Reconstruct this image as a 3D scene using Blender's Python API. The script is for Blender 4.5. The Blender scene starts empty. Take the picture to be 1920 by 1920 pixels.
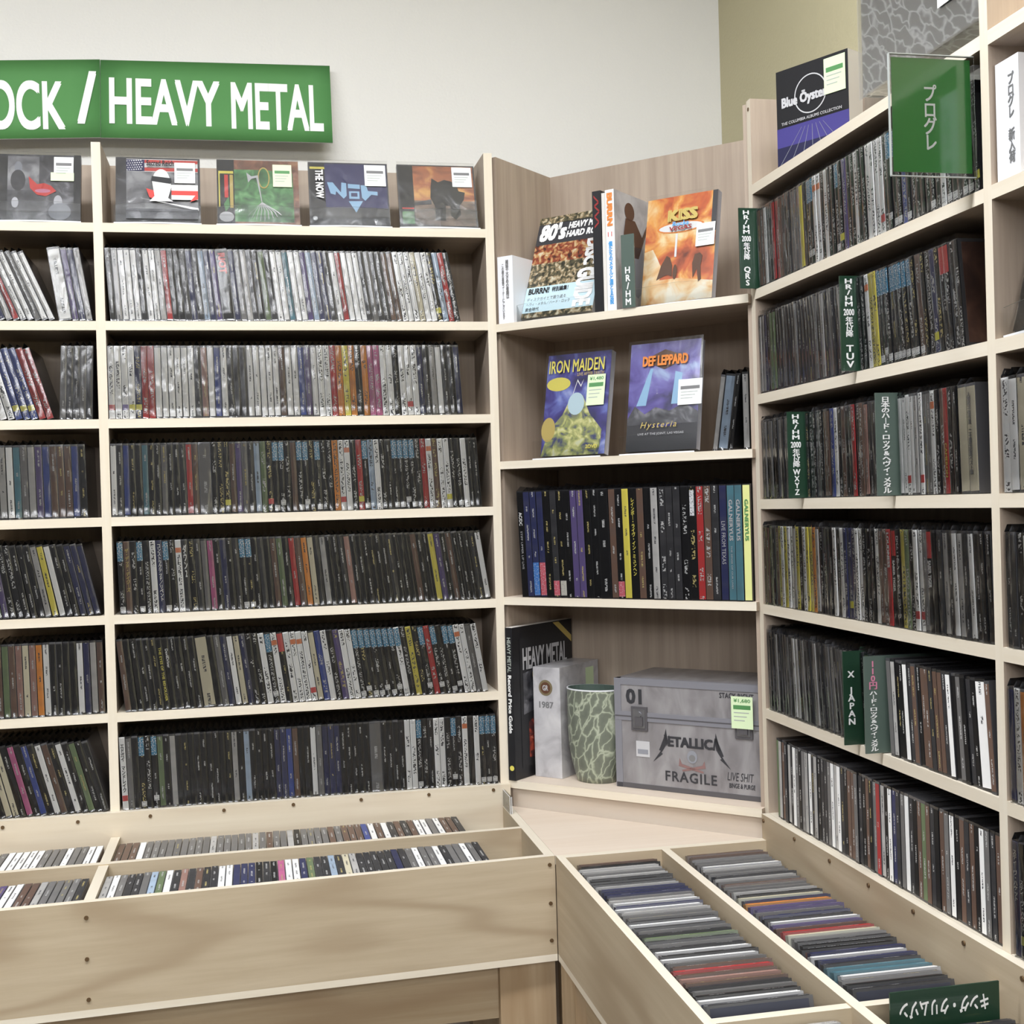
import bpy, math, random
from mathutils import Matrix, Vector

random.seed(7)
scn = bpy.context.scene
COL = scn.collection
rad = math.radians

# ---------------------------------------------------------------- camera
CAM_LOC = Vector((-0.0684, -2.2538, 1.4014))
YAW, PITCH, ROLL = rad(11.548), rad(-0.3283), rad(-1.5882)
cam_data = bpy.data.cameras.new("camera")
cam_data.sensor_width = 36.0
cam_data.lens = 36.0 * 2379.6 / 1920.0
cam_data.clip_start = 0.05
cam = bpy.data.objects.new("camera", cam_data)
COL.objects.link(cam)
fw = Vector((math.sin(YAW) * math.cos(PITCH), math.cos(YAW) * math.cos(PITCH), math.sin(PITCH)))
r0 = Vector((math.cos(YAW), -math.sin(YAW), 0))
u0 = r0.cross(fw)
rt = r0 * math.cos(ROLL) + u0 * math.sin(ROLL)
up = -r0 * math.sin(ROLL) + u0 * math.cos(ROLL)
m = Matrix((rt, up, -fw)).transposed().to_4x4()
m.translation = CAM_LOC
cam.matrix_world = m
scn.camera = cam

# ---------------------------------------------------------------- world, exposure, sampling
world = bpy.data.worlds.new("world")
scn.world = world
world.use_nodes = True
world.node_tree.nodes["Background"].inputs[0].default_value = (0.9, 0.95, 1.0, 1)
world.node_tree.nodes["Background"].inputs[1].default_value = 0.3
scn.view_settings.view_transform = 'Standard'
scn.view_settings.look = 'None'
scn.view_settings.gamma = 1.0
scn.view_settings.use_curve_mapping = False
scn.view_settings.exposure = -0.22
scn.cycles.use_denoising = True
scn.cycles.use_adaptive_sampling = True
scn.cycles.adaptive_threshold = 0.03
scn.cycles.max_bounces = 6
scn.cycles.diffuse_bounces = 3
scn.cycles.glossy_bounces = 3
scn.cycles.transparent_max_bounces = 7
scn.cycles.caustics_reflective = False
scn.cycles.caustics_refractive = False
CEILING_Z = 2.8
LAMP_ROWS = [(-1.15, 33.0), (-3.7, 8.0), (-5.0, 34.0), (-5.7, 34.0), (-6.4, 34.0), (-7.2, 34.0)]   # distance from the back wall, watts per lamp
LAMP_SPOTS = [(x, y, w) for y, w in LAMP_ROWS for x in (-2.75, -1.2, 0.2) if (x, y) != (-2.75, -1.15)]

# ---------------------------------------------------------------- materials
MATS = {}

def new_mat(name):
    mt = bpy.data.materials.new(name)
    mt.use_nodes = True
    nt = mt.node_tree
    b = nt.nodes["Principled BSDF"]
    MATS[name] = mt
    return mt, nt, b

def N(nt, typ, **kw):
    n = nt.nodes.new(typ)
    for k, v in kw.items():
        if k.startswith("i_"):
            key = k[2:]
            n.inputs[int(key) if key.isdigit() else key].default_value = v
        else:
            setattr(n, k, v)
    return n

def math_n(nt, op, a, b=None, c=None):
    n = nt.nodes.new("ShaderNodeMath")
    n.operation = op
    for i, v in enumerate((a, b, c)):
        if v is None:
            continue
        if isinstance(v, (int, float)):
            n.inputs[i].default_value = v
        else:
            nt.links.new(v, n.inputs[i])
    return n.outputs[0]

def mix_col(nt, fac, a, b, blend='MIX'):
    n = nt.nodes.new("ShaderNodeMix")
    n.data_type = 'RGBA'
    n.blend_type = blend
    for i, v in ((0, fac), (6, a), (7, b)):
        if isinstance(v, (int, float)):
            n.inputs[i].default_value = v
        elif isinstance(v, tuple):
            n.inputs[i].default_value = (*v, 1)
        else:
            nt.links.new(v, n.inputs[i])
    return n.outputs[2]

def plain(name, col, rough=0.6, spec=0.4, metal=0.0, coat=0.0):
    mt, nt, b = new_mat(name)
    b.inputs["Base Color"].default_value = (*col, 1)
    b.inputs["Roughness"].default_value = rough
    b.inputs["Specular IOR Level"].default_value = spec
    b.inputs["Metallic"].default_value = metal
    b.inputs["Coat Weight"].default_value = coat
    b.inputs["Coat Roughness"].default_value = 0.08
    return mt

def wood(name, c1, c2, grain_axis, scale=1.0, rough=0.55, cathedral=0.0, c3=None, bump=0.05):
    """veneer: fine noise stretched along one local axis, optional wide cathedral figure"""
    mt, nt, b = new_mat(name)
    L = nt.links.new
    tc = N(nt, "ShaderNodeTexCoord")
    mp = N(nt, "ShaderNodeMapping")
    s = [70 * scale] * 3
    s[grain_axis] = 3.0 * scale
    mp.inputs["Scale"].default_value = s
    oi = N(nt, "ShaderNodeObjectInfo")
    add = N(nt, "ShaderNodeVectorMath", operation='ADD')
    L(tc.outputs["Object"], add.inputs[0])
    L(math_n(nt, 'MULTIPLY', oi.outputs["Random"], 9.0), add.inputs[1])
    L(add.outputs[0], mp.inputs[0])
    n1 = N(nt, "ShaderNodeTexNoise", i_Scale=1.0, i_Detail=6.0, i_Roughness=0.6)
    L(mp.outputs[0], n1.inputs["Vector"])
    fac = math_n(nt, 'MULTIPLY_ADD', n1.outputs[0], 1.9, -0.45)
    col = mix_col(nt, fac, c1, c2)
    if cathedral:
        mp2 = N(nt, "ShaderNodeMapping")
        s2 = [7.5 * scale] * 3
        s2[grain_axis] = 1.5 * scale
        mp2.inputs["Scale"].default_value = s2
        L(add.outputs[0], mp2.inputs[0])
        n2 = N(nt, "ShaderNodeTexNoise", i_Scale=1.0, i_Detail=2.0, i_Roughness=0.45, i_Distortion=0.25)
        L(mp2.outputs[0], n2.inputs["Vector"])
        rings = math_n(nt, 'SINE', math_n(nt, 'MULTIPLY', n2.outputs[0], 26.0))
        rings = math_n(nt, 'POWER', math_n(nt, 'MULTIPLY_ADD', rings, 0.5, 0.5), 2.2)
        col = mix_col(nt, math_n(nt, 'MULTIPLY', rings, cathedral), col, c3 or c2)
    L(col, b.inputs["Base Color"])
    b.inputs["Roughness"].default_value = rough
    b.inputs["Specular IOR Level"].default_value = 0.3
    bp = N(nt, "ShaderNodeBump", i_Strength=bump, i_Distance=0.001)
    L(n1.outputs[0], bp.inputs["Height"])
    L(bp.outputs[0], b.inputs["Normal"])
    return mt

PINE_A, PINE_B = (0.82, 0.755, 0.63), (0.73, 0.645, 0.50)
LAU_A, LAU_B = (0.50, 0.41, 0.325), (0.36, 0.285, 0.22)
for ax, nm in enumerate("xyz"):
    wood("pine_" + nm, PINE_A, PINE_B, ax)
    wood("lauan_" + nm, LAU_A, LAU_B, ax, bump=0.1)
wood("ply_front_x", (0.56, 0.465, 0.33), (0.45, 0.36, 0.24), 0, cathedral=0.7, c3=(0.37, 0.28, 0.18))
wood("ply_front_y", (0.56, 0.47, 0.335), (0.49, 0.40, 0.27), 1, cathedral=0.35, c3=(0.45, 0.335, 0.22))
wood("ply_pale_x", (0.74, 0.655, 0.51), (0.66, 0.565, 0.42), 0, cathedral=0.4, c3=(0.54, 0.43, 0.31))
wood("corner_top", (0.78, 0.675, 0.56), (0.72, 0.60, 0.48), 0, cathedral=0.2, c3=(0.66, 0.53, 0.41))
wood("stud_z", (0.52, 0.40, 0.26), (0.38, 0.265, 0.15), 2, scale=1.1, cathedral=0.6, c3=(0.33, 0.22, 0.12))
wood("stud_x", (0.52, 0.41, 0.27), (0.40, 0.29, 0.17), 0, scale=1.1, cathedral=0.6, c3=(0.35, 0.24, 0.14))
wood("stud_y", (0.52, 0.41, 0.27), (0.40, 0.29, 0.17), 1, scale=1.1, cathedral=0.6, c3=(0.35, 0.24, 0.14))

def wall_mat(name, col):
    mt, nt, b = new_mat(name)
    tc = N(nt, "ShaderNodeTexCoord")
    n = N(nt, "ShaderNodeTexNoise", i_Scale=190.0, i_Detail=3.0)
    n2 = N(nt, "ShaderNodeTexNoise", i_Scale=1.4, i_Detail=2.0)
    nt.links.new(tc.outputs["Object"], n.inputs["Vector"])
    nt.links.new(tc.outputs["Object"], n2.inputs["Vector"])
    c = mix_col(nt, n2.outputs[0], tuple(x * 0.97 for x in col), tuple(min(1, x * 1.02) for x in col))
    nt.links.new(c, b.inputs["Base Color"])
    bp = N(nt, "ShaderNodeBump", i_Strength=0.35, i_Distance=0.002)
    nt.links.new(n.outputs[0], bp.inputs["Height"])
    nt.links.new(bp.outputs[0], b.inputs["Normal"])
    b.inputs["Roughness"].default_value = 0.85
    return mt

wall_mat("wall_white", (0.79, 0.78, 0.735))
wall_mat("wall_dull", (0.085, 0.078, 0.07))
wall_mat("wall_olive", (0.56, 0.51, 0.325))
plain("ceiling_white", (0.8, 0.8, 0.78), 0.9)
mt, nt, b = new_mat("floor_tile")
tc = N(nt, "ShaderNodeTexCoord")
br = N(nt, "ShaderNodeTexNoise", i_Scale=14.0, i_Detail=5.0)
nt.links.new(tc.outputs["Object"], br.inputs["Vector"])
nt.links.new(mix_col(nt, br.outputs[0], (0.055, 0.048, 0.04), (0.085, 0.075, 0.065)), b.inputs["Base Color"])
b.inputs["Roughness"].default_value = 0.45

plain("screw_metal", (0.16, 0.10, 0.05), 0.5, metal=0.6)
plain("white_paint", (0.85, 0.85, 0.85), 0.4)
plain("white_paper", (0.86, 0.87, 0.90), 0.45)
plain("price_white", (0.86, 0.88, 0.86), 0.35)
plain("price_green", (0.72, 0.87, 0.55), 0.45)
plain("ink_black", (0.02, 0.02, 0.022), 0.5)
plain("ink_grey", (0.20, 0.20, 0.20), 0.6)
plain("ink_faint", (0.42, 0.46, 0.42), 0.6)
plain("ink_white", (0.85, 0.85, 0.83), 0.5)
plain("ink_sign", (0.88, 0.93, 0.86), 0.4)
plain("ink_yellow", (0.75, 0.66, 0.12), 0.5)
plain("ink_red", (0.65, 0.06, 0.05), 0.5)
plain("ink_orange", (0.80, 0.26, 0.05), 0.5)
plain("ink_blue", (0.08, 0.38, 0.80), 0.5)
plain("ink_lightblue", (0.32, 0.55, 0.78), 0.4)
plain("ink_gold", (0.55, 0.42, 0.12), 0.4)
plain("ink_silver", (0.55, 0.55, 0.56), 0.4)
plain("ink_navy", (0.03, 0.03, 0.12), 0.4)
plain("ink_purple", (0.18, 0.10, 0.40), 0.4)
plain("ink_green", (0.10, 0.28, 0.10), 0.4)
plain("ink_darkred", (0.30, 0.03, 0.03), 0.5)
plain("ink_pink", (0.62, 0.22, 0.33), 0.5)
plain("ink_brown", (0.12, 0.055, 0.03), 0.5)
plain("ink_rust", (0.26, 0.15, 0.14), 0.6)
plain("ink_brass", (0.20, 0.16, 0.09), 0.4)
plain("ink_violet", (0.06, 0.05, 0.22), 0.4)
plain("ink_midnight", (0.02, 0.02, 0.06), 0.4)
plain("pocket_clear", (0.45, 0.48, 0.46), 0.2)
plain("ink_skin", (0.55, 0.55, 0.58), 0.5)
plain("ink_midgrey", (0.28, 0.29, 0.32), 0.5)
plain("ink_dark", (0.045, 0.045, 0.05), 0.4)
plain("ink_paleblue", (0.55, 0.72, 0.78), 0.4)
plain("sign_green", (0.095, 0.27, 0.085), 0.62, spec=0.2)
plain("card_green", (0.045, 0.235, 0.05), 0.4, coat=0.2)
plain("index_green", (0.012, 0.042, 0.022), 0.4, coat=0.4)
plain("index_grey", (0.085, 0.12, 0.10), 0.4, coat=0.4)
plain("page_white", (0.75, 0.72, 0.66), 0.8)
plain("book_black", (0.014, 0.014, 0.016), 0.4)
plain("steel", (0.42, 0.42, 0.44), 0.35, metal=0.9)

def film(name, base, rough, bumpy, tint=(1, 1, 1), gain=0.9, bscale=55.0):
    """clear plastic: see-through with a gloss that grows at grazing angles"""
    mt, nt, b = new_mat(name)
    nt.nodes.remove(b)
    out = nt.nodes["Material Output"]
    L = nt.links.new
    tr = N(nt, "ShaderNodeBsdfTransparent")
    tr.inputs[0].default_value = (*tint, 1)
    gl = N(nt, "ShaderNodeBsdfGlossy")
    gl.inputs["Roughness"].default_value = rough
    lw = N(nt, "ShaderNodeFresnel")
    lw.inputs[0].default_value = 1.5
    fac = math_n(nt, 'MULTIPLY_ADD', lw.outputs[0], gain, base)
    if bumpy:
        tc = N(nt, "ShaderNodeTexCoord")
        geo = N(nt, "ShaderNodeNewGeometry")
        n = N(nt, "ShaderNodeTexNoise", i_Scale=bscale, i_Detail=2.0, i_Distortion=0.6)
        st = N(nt, "ShaderNodeVectorMath", operation='MULTIPLY')
        st.inputs[1].default_value = (1.0, 1.0, 0.4)
        L(geo.outputs["Position"], st.inputs[0])
        L(st.outputs[0], n.inputs["Vector"])
        bp = N(nt, "ShaderNodeBump", i_Strength=bumpy, i_Distance=0.004)
        L(n.outputs[0], bp.inputs["Height"])
        L(bp.outputs[0], gl.inputs["Normal"])
        L(bp.outputs[0], lw.inputs["Normal"])
    mx = N(nt, "ShaderNodeMixShader")
    L(fac, mx.inputs[0])
    L(tr.outputs[0], mx.inputs[1])
    L(gl.outputs[0], mx.inputs[2])
    L(mx.outputs[0], out.inputs[0])
    return mt

film("sleeve_film", 0.0, 0.13, 0.55, gain=1.8, bscale=38.0)
film("flap_film", 0.10, 0.2, 0.5, gain=1.0)
film("acrylic", 0.0, 0.12, 0.0, (0.95, 0.96, 0.96), gain=0.6)
film("bag_film", 0.0, 0.12, 0.2, gain=0.6, bscale=22.0)

# spine paper: colour from the object, lettering style in the object's alpha
mt, nt, b = new_mat("spine_paper")
L = nt.links.new
oi = N(nt, "ShaderNodeObjectInfo")
tc = N(nt, "ShaderNodeTexCoord")
sp = N(nt, "ShaderNodeSeparateXYZ")
L(tc.outputs["Object"], sp.inputs[0])
X, Z = sp.outputs["X"], sp.outputs["Z"]
rnd = oi.outputs["Random"]
R100 = math_n(nt, 'MULTIPLY', rnd, 97.0)
dist = math_n(nt, 'ABSOLUTE', math_n(nt, 'SUBTRACT', X, 0.5))

def glyphs(band, zf, xf, wordf, wth, gth):
    cb = N(nt, "ShaderNodeCombineXYZ")
    L(math_n(nt, 'MULTIPLY', X, xf), cb.inputs[0])
    L(math_n(nt, 'MULTIPLY', Z, zf), cb.inputs[1])
    L(R100, cb.inputs[2])
    g = N(nt, "ShaderNodeTexNoise", i_Scale=1.0, i_Detail=0.0)
    L(cb.outputs[0], g.inputs["Vector"])
    gm = math_n(nt, 'GREATER_THAN', g.outputs[0], gth)
    w = N(nt, "ShaderNodeTexNoise", noise_dimensions='1D', i_Scale=1.0, i_Detail=0.0)
    L(math_n(nt, 'MULTIPLY_ADD', Z, wordf, R100), w.inputs["W"])
    wm = math_n(nt, 'GREATER_THAN', w.outputs[0], wth)
    bm = math_n(nt, 'LESS_THAN', dist, band)
    return math_n(nt, 'MULTIPLY', math_n(nt, 'MULTIPLY', gm, wm), bm)

thin = glyphs(0.12, 1000.0, 4.0, 30.0, 0.56, 0.46)
bold = glyphs(0.25, 430.0, 4.2, 22.0, 0.48, 0.54)
A = oi.outputs["Alpha"]
is_bold = math_n(nt, 'GREATER_THAN', A, 0.55)
has = math_n(nt, 'GREATER_THAN', A, 0.05)
mask = math_n(nt, 'MULTIPLY', has, math_n(nt, 'ADD', math_n(nt, 'MULTIPLY', bold, is_bold), math_n(nt, 'MULTIPLY', thin, math_n(nt, 'SUBTRACT', 1.0, is_bold))))
lum = N(nt, "ShaderNodeRGBToBW")
L(oi.outputs["Color"], lum.inputs[0])
isdark = math_n(nt, 'LESS_THAN', lum.outputs[0], 0.3)
ink = mix_col(nt, isdark, (0.07, 0.07, 0.075), (0.50, 0.50, 0.49))
gold = math_n(nt, 'MULTIPLY', isdark, math_n(nt, 'GREATER_THAN', math_n(nt, 'FRACT', math_n(nt, 'MULTIPLY', rnd, 13.0)), 0.88))
ink = mix_col(nt, gold, ink, (0.48, 0.40, 0.16))
var = N(nt, "ShaderNodeTexNoise", noise_dimensions='1D', i_Scale=1.0, i_Detail=2.0)
L(math_n(nt, 'MULTIPLY_ADD', Z, 38.0, R100), var.inputs["W"])
coloured = math_n(nt, 'MULTIPLY', math_n(nt, 'GREATER_THAN', lum.outputs[0], 0.03), math_n(nt, 'LESS_THAN', lum.outputs[0], 0.55))
basec = mix_col(nt, math_n(nt, 'MULTIPLY', coloured, math_n(nt, 'MULTIPLY_ADD', var.outputs[0], 0.6, -0.25)), oi.outputs["Color"], (0.10, 0.095, 0.10))
L(mix_col(nt, mask, basec, ink), b.inputs["Base Color"])
b.inputs["Roughness"].default_value = 0.42
b.inputs["Specular IOR Level"].default_value = 0.2
b.inputs["Coat Weight"].default_value = 0.05
b.inputs["Coat Roughness"].default_value = 0.15

mt, nt, b = new_mat("label_paper")
oi = N(nt, "ShaderNodeObjectInfo")
tc = N(nt, "ShaderNodeTexCoord")
mp = N(nt, "ShaderNodeMapping")
mp.inputs["Scale"].default_value = (4.0, 1.0, 520.0)
nt.links.new(tc.outputs["Object"], mp.inputs[0])
nz = N(nt, "ShaderNodeTexNoise", i_Scale=1.0, i_Detail=1.0)
nt.links.new(mp.outputs[0], nz.inputs["Vector"])
lm = N(nt, "ShaderNodeRGBToBW")
nt.links.new(oi.outputs["Color"], lm.inputs[0])
inkc = mix_col(nt, math_n(nt, 'GREATER_THAN', lm.outputs[0], 0.5), (0.75, 0.78, 0.78), (0.25, 0.25, 0.27))
f = math_n(nt, 'MULTIPLY', math_n(nt, 'GREATER_THAN', nz.outputs[0], 0.58), oi.outputs["Alpha"])
nt.links.new(mix_col(nt, f, oi.outputs["Color"], inkc), b.inputs["Base Color"])
b.inputs["Roughness"].default_value = 0.4

mt, nt, b = new_mat("case_plastic")
oi = N(nt, "ShaderNodeObjectInfo")
nt.links.new(oi.outputs["Color"], b.inputs["Base Color"])
b.inputs["Roughness"].default_value = 0.25
b.inputs["Coat Weight"].default_value = 0.3
b.inputs["Coat Roughness"].default_value = 0.12

def art(name, stops, scale, detail=4.0, dist=0.6, rough=0.35, stretch=(1, 1, 1), kind="noise", rot=(0, 0, 0), warp=0.0):
    """soft printed picture: a noise field through a colour ramp"""
    mt, nt, b = new_mat(name)
    tc = N(nt, "ShaderNodeTexCoord")
    mp = N(nt, "ShaderNodeMapping")
    mp.inputs["Scale"].default_value = stretch
    mp.inputs["Rotation"].default_value = [rad(a) for a in rot]
    mp.vector_type = 'TEXTURE' if any(rot) else 'POINT'
    if warp:
        wn = N(nt, "ShaderNodeTexNoise", i_Scale=45.0, i_Detail=2.0)
        nt.links.new(tc.outputs["Object"], wn.inputs["Vector"])
        ad = N(nt, "ShaderNodeVectorMath", operation='MULTIPLY_ADD')
        ad.inputs[1].default_value = (warp, warp, warp)
        nt.links.new(wn.outputs["Color"], ad.inputs[0])
        nt.links.new(tc.outputs["Object"], ad.inputs[2])
        nt.links.new(ad.outputs[0], mp.inputs[0])
    else:
        nt.links.new(tc.outputs["Object"], mp.inputs[0])
    if kind == "noise":
        n = N(nt, "ShaderNodeTexNoise", i_Scale=scale, i_Detail=detail, i_Distortion=dist)
        src = n.outputs[0]
    else:
        n = N(nt, "ShaderNodeTexVoronoi", i_Scale=scale)
        n.feature = 'DISTANCE_TO_EDGE' if kind == "cracks" else 'F1'
        src = n.outputs["Distance"] if kind == "cracks" else n.outputs["Color"]
    nt.links.new(mp.outputs[0], n.inputs["Vector"])
    cr = N(nt, "ShaderNodeValToRGB")
    el = cr.color_ramp.elements
    while len(el) < len(stops):
        el.new(0.5)
    for e, (p, c) in zip(el, stops):
        e.position = p
        e.color = (*c, 1)
    nt.links.new(src, cr.inputs[0])
    nt.links.new(cr.outputs[0], b.inputs["Base Color"])
    b.inputs["Roughness"].default_value = rough
    b.inputs["Coat Weight"].default_value = 0.2
    return mt

art("art_fire", [(0.30, (0.16, 0.03, 0.01)), (0.45, (0.62, 0.12, 0.03)), (0.55, (0.85, 0.38, 0.08)), (0.68, (0.95, 0.80, 0.45))], 22)
art("art_indigo", [(0.32, (0.015, 0.015, 0.06)), (0.5, (0.06, 0.05, 0.26)), (0.62, (0.16, 0.20, 0.55)), (0.75, (0.45, 0.50, 0.75))], 24)
art("art_violet", [(0.32, (0.02, 0.02, 0.07)), (0.47, (0.11, 0.08, 0.34)), (0.6, (0.20, 0.18, 0.52)), (0.72, (0.42, 0.55, 0.78))], 20)
art("art_lemon", [(0.35, (0.05, 0.06, 0.16)), (0.5, (0.35, 0.38, 0.12)), (0.62, (0.70, 0.68, 0.28)), (0.75, (0.75, 0.78, 0.62))], 60)
art("art_crowd", [(0.35, (0.02, 0.02, 0.015)), (0.48, (0.10, 0.09, 0.05)), (0.56, (0.38, 0.28, 0.16)), (0.68, (0.60, 0.58, 0.45))], 110)
art("art_crowd_red", [(0.35, (0.03, 0.02, 0.015)), (0.48, (0.28, 0.06, 0.03)), (0.58, (0.50, 0.30, 0.12)), (0.7, (0.62, 0.55, 0.40))], 95)
art("art_grey", [(0.35, (0.10, 0.10, 0.11)), (0.5, (0.19, 0.19, 0.20)), (0.65, (0.36, 0.36, 0.37))], 30)
art("art_darkphoto", [(0.35, (0.02, 0.02, 0.025)), (0.55, (0.08, 0.08, 0.09)), (0.7, (0.25, 0.25, 0.27))], 40)
art("art_forest", [(0.35, (0.03, 0.09, 0.03)), (0.55, (0.08, 0.26, 0.08)), (0.7, (0.18, 0.42, 0.16))], 50)
art("art_rust", [(0.35, (0.12, 0.05, 0.03)), (0.55, (0.28, 0.12, 0.07)), (0.7, (0.45, 0.24, 0.13))], 40)
art("art_dusk", [(0.32, (0.20, 0.06, 0.03)), (0.5, (0.50, 0.16, 0.06)), (0.66, (0.80, 0.42, 0.12))], 22, stretch=(1, 1, 1.8))
art("art_earth", [(0.35, (0.06, 0.045, 0.035)), (0.55, (0.18, 0.12, 0.085)), (0.7, (0.32, 0.22, 0.15))], 34, stretch=(0.5, 1, 1.6))
art("art_marble", [(0.3, (0.36, 0.35, 0.36)), (0.5, (0.52, 0.51, 0.52)), (0.7, (0.62, 0.61, 0.61))], 26)
art("art_roadcase", [(0.3, (0.20, 0.188, 0.19)), (0.5, (0.27, 0.257, 0.26)), (0.7, (0.34, 0.33, 0.33))], 14, detail=8, stretch=(2.5, 1, 1))
art("art_street", [(0.0, (0.62, 0.63, 0.64)), (0.05, (0.40, 0.405, 0.42)), (0.11, (0.12, 0.122, 0.13)), (1.0, (0.075, 0.078, 0.085))], 38, kind="cracks", stretch=(1.6, 1.0, 0.55), rot=(0, 35, 0), warp=0.02)
art("art_thicket", [(0.0, (0.46, 0.49, 0.38)), (0.035, (0.34, 0.38, 0.28)), (0.10, (0.17, 0.19, 0.145)), (1.0, (0.075, 0.08, 0.075))], 55, kind="cracks", stretch=(0.8, 0.8, 2.2), rot=(0, 28, 0), warp=0.018)
art("art_glow", [(0.35, (0.75, 0.35, 0.10)), (0.5, (0.9, 0.65, 0.35)), (0.65, (0.95, 0.88, 0.7))], 30)
art("art_redphoto", [(0.35, (0.02, 0.02, 0.02)), (0.52, (0.10, 0.03, 0.03)), (0.6, (0.42, 0.07, 0.04)), (0.72, (0.50, 0.35, 0.28))], 45)
art("art_brownface", [(0.35, (0.022, 0.012, 0.010)), (0.6, (0.05, 0.025, 0.018)), (0.75, (0.09, 0.05, 0.035))], 26)
art("art_pinkwave", [(0.35, (0.05, 0.05, 0.07)), (0.5, (0.55, 0.18, 0.25)), (0.62, (0.26, 0.18, 0.38)), (0.75, (0.65, 0.35, 0.42))], 18)

mt, nt, b = new_mat("lamp_diffuser")
b.inputs["Base Color"].default_value = (0.9, 0.9, 0.9, 1)
b.inputs["Emission Color"].default_value = (1.0, 0.985, 0.95, 1)
b.inputs["Emission Strength"].default_value = 6.0

# ---------------------------------------------------------------- mesh helpers
class MB:
    def __init__(self):
        self.v, self.f, self.mi, self.mats, self.smooth = [], [], [], [], []

    def mat(self, name):
        if name not in self.mats:
            self.mats.append(name)
        return self.mats.index(name)

    def poly(self, pts, mat, smooth=False):
        n = len(self.v)
        self.v += [tuple(p) for p in pts]
        self.f.append(tuple(range(n, n + len(pts))))
        self.mi.append(self.mat(mat))
        self.smooth.append(smooth)
        return self

    def box(self, x0, x1, y0, y1, z0, z1, mat, front=None, top=None, left=None, right=None):
        n = len(self.v)
        self.v += [(x0, y0, z0), (x1, y0, z0), (x1, y1, z0), (x0, y1, z0), (x0, y0, z1), (x1, y0, z1), (x1, y1, z1), (x0, y1, z1)]
        fs = [((0, 3, 2, 1), mat), ((4, 5, 6, 7), top or mat), ((0, 1, 5, 4), front or mat), ((1, 2, 6, 5), right or mat), ((2, 3, 7, 6), mat), ((3, 0, 4, 7), left or mat)]
        for q, mm in fs:
            self.f.append(tuple(n + i for i in q))
            self.mi.append(self.mat(mm))
            self.smooth.append(False)
        return self

    def cyl(self, c, r, h, axis, mat, seg=10, r2=None):
        n = len(self.v)
        r2 = r if r2 is None else r2
        ax = [Vector((1, 0, 0)), Vector((0, 1, 0)), Vector((0, 0, 1))]
        w = ax[axis]; a = ax[(axis + 1) % 3]; d = ax[(axis + 2) % 3]
        c = Vector(c)
        for k, (rr, hh) in enumerate(((r, 0), (r2, h))):
            for i in range(seg):
                t = 2 * math.pi * i / seg
                self.v.append(tuple(c + w * hh + a * rr * math.cos(t) + d * rr * math.sin(t)))
        mi = self.mat(mat)
        for i in range(seg):
            j = (i + 1) % seg
            self.f.append((n + i, n + j, n + seg + j, n + seg + i)); self.mi.append(mi); self.smooth.append(True)
        self.f.append(tuple(n + i for i in reversed(range(seg)))); self.mi.append(mi); self.smooth.append(False)
        self.f.append(tuple(n + seg + i for i in range(seg))); self.mi.append(mi); self.smooth.append(False)
        return self

    def mesh(self, name):
        me = bpy.data.meshes.new(name)
        me.from_pydata(self.v, [], self.f)
        for mm in self.mats:
            me.materials.append(MATS[mm])
        me.polygons.foreach_set("material_index", self.mi)
        me.polygons.foreach_set("use_smooth", self.smooth)
        me.update()
        return me

    def build(self, name, parent=None, mat=None):
        return link(name, self.mesh(name), parent, mat)

def link(name, data, parent=None, matrix=None):
    o = bpy.data.objects.new(name, data)
    COL.objects.link(o)
    if parent is not None:
        o.parent = parent
    if matrix is not None:
        o.matrix_basis = matrix
    return o

def tag(o, label, cat, group=None, kind=None):
    if label:
        o["label"] = label
    if cat:
        o["category"] = cat
    if group:
        o["group"] = group
    if kind:
        o["kind"] = kind
    return o

def thing(name, label, cat, matrix=None, group=None):
    o = link(name, None, None, matrix)
    o.empty_display_size = 0.05
    return tag(o, label, cat, group)

T = Matrix.Translation
def RX(a): return Matrix.Rotation(rad(a), 4, 'X')
def RY(a): return Matrix.Rotation(rad(a), 4, 'Y')
def RZ(a): return Matrix.Rotation(rad(a), 4, 'Z')

FONT_CACHE = {}
def text_mesh(body, bold=0.0, vertical=False, align='CENTER', spacing=1.0, shear=0.0, res=2):
    key = (body, bold, vertical, align, spacing, shear, res)
    if key in FONT_CACHE:
        return FONT_CACHE[key]
    c = bpy.data.curves.new("lettering", 'FONT')
    if vertical:
        body = "\n".join(ch for ch in body.replace("ー", "｜").replace("-", "｜"))
        c.space_line = 0.86 * spacing
    c.body = body
    c.align_x = align
    c.align_y = 'CENTER'
    c.resolution_u = res
    c.shear = shear
    if not vertical:
        c.space_character = spacing
    o = bpy.data.objects.new("lettering_source", c)
    COL.objects.link(o)
    bpy.context.view_layer.update()
    me = bpy.data.meshes.new_from_object(o.evaluated_get(bpy.context.evaluated_depsgraph_get()))
    bpy.data.objects.remove(o)
    bpy.data.curves.remove(c)
    raw = me
    me = bpy.data.meshes.new("lettering")
    base_v = [v.co[:] for v in raw.vertices]
    base_f = [p.vertices[:] for p in raw.polygons]
    vs, fs = [], []
    # heavier strokes: the outline printed again, shifted by the stroke gain
    for k, (dx, dy) in enumerate(((-1, -1), (1, -1), (-1, 1), (1, 1)) if bold else ((0, 0),)):
        n0 = len(vs)
        vs += [(x + dx * bold, y + dy * bold * 0.7, k * 0.00005) for x, y, z in base_v]
        fs += [tuple(i + n0 for i in f) for f in base_f]
    me.from_pydata(vs, [], fs)
    bpy.data.meshes.remove(raw)
    xs = [v.co.x for v in me.vertices]; ys = [v.co.y for v in me.vertices]
    ext = (min(xs), max(xs), min(ys), max(ys)) if xs else (0, 1, 0, 1)
    FONT_CACHE[key] = (me, ext)
    return FONT_CACHE[key]

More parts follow.
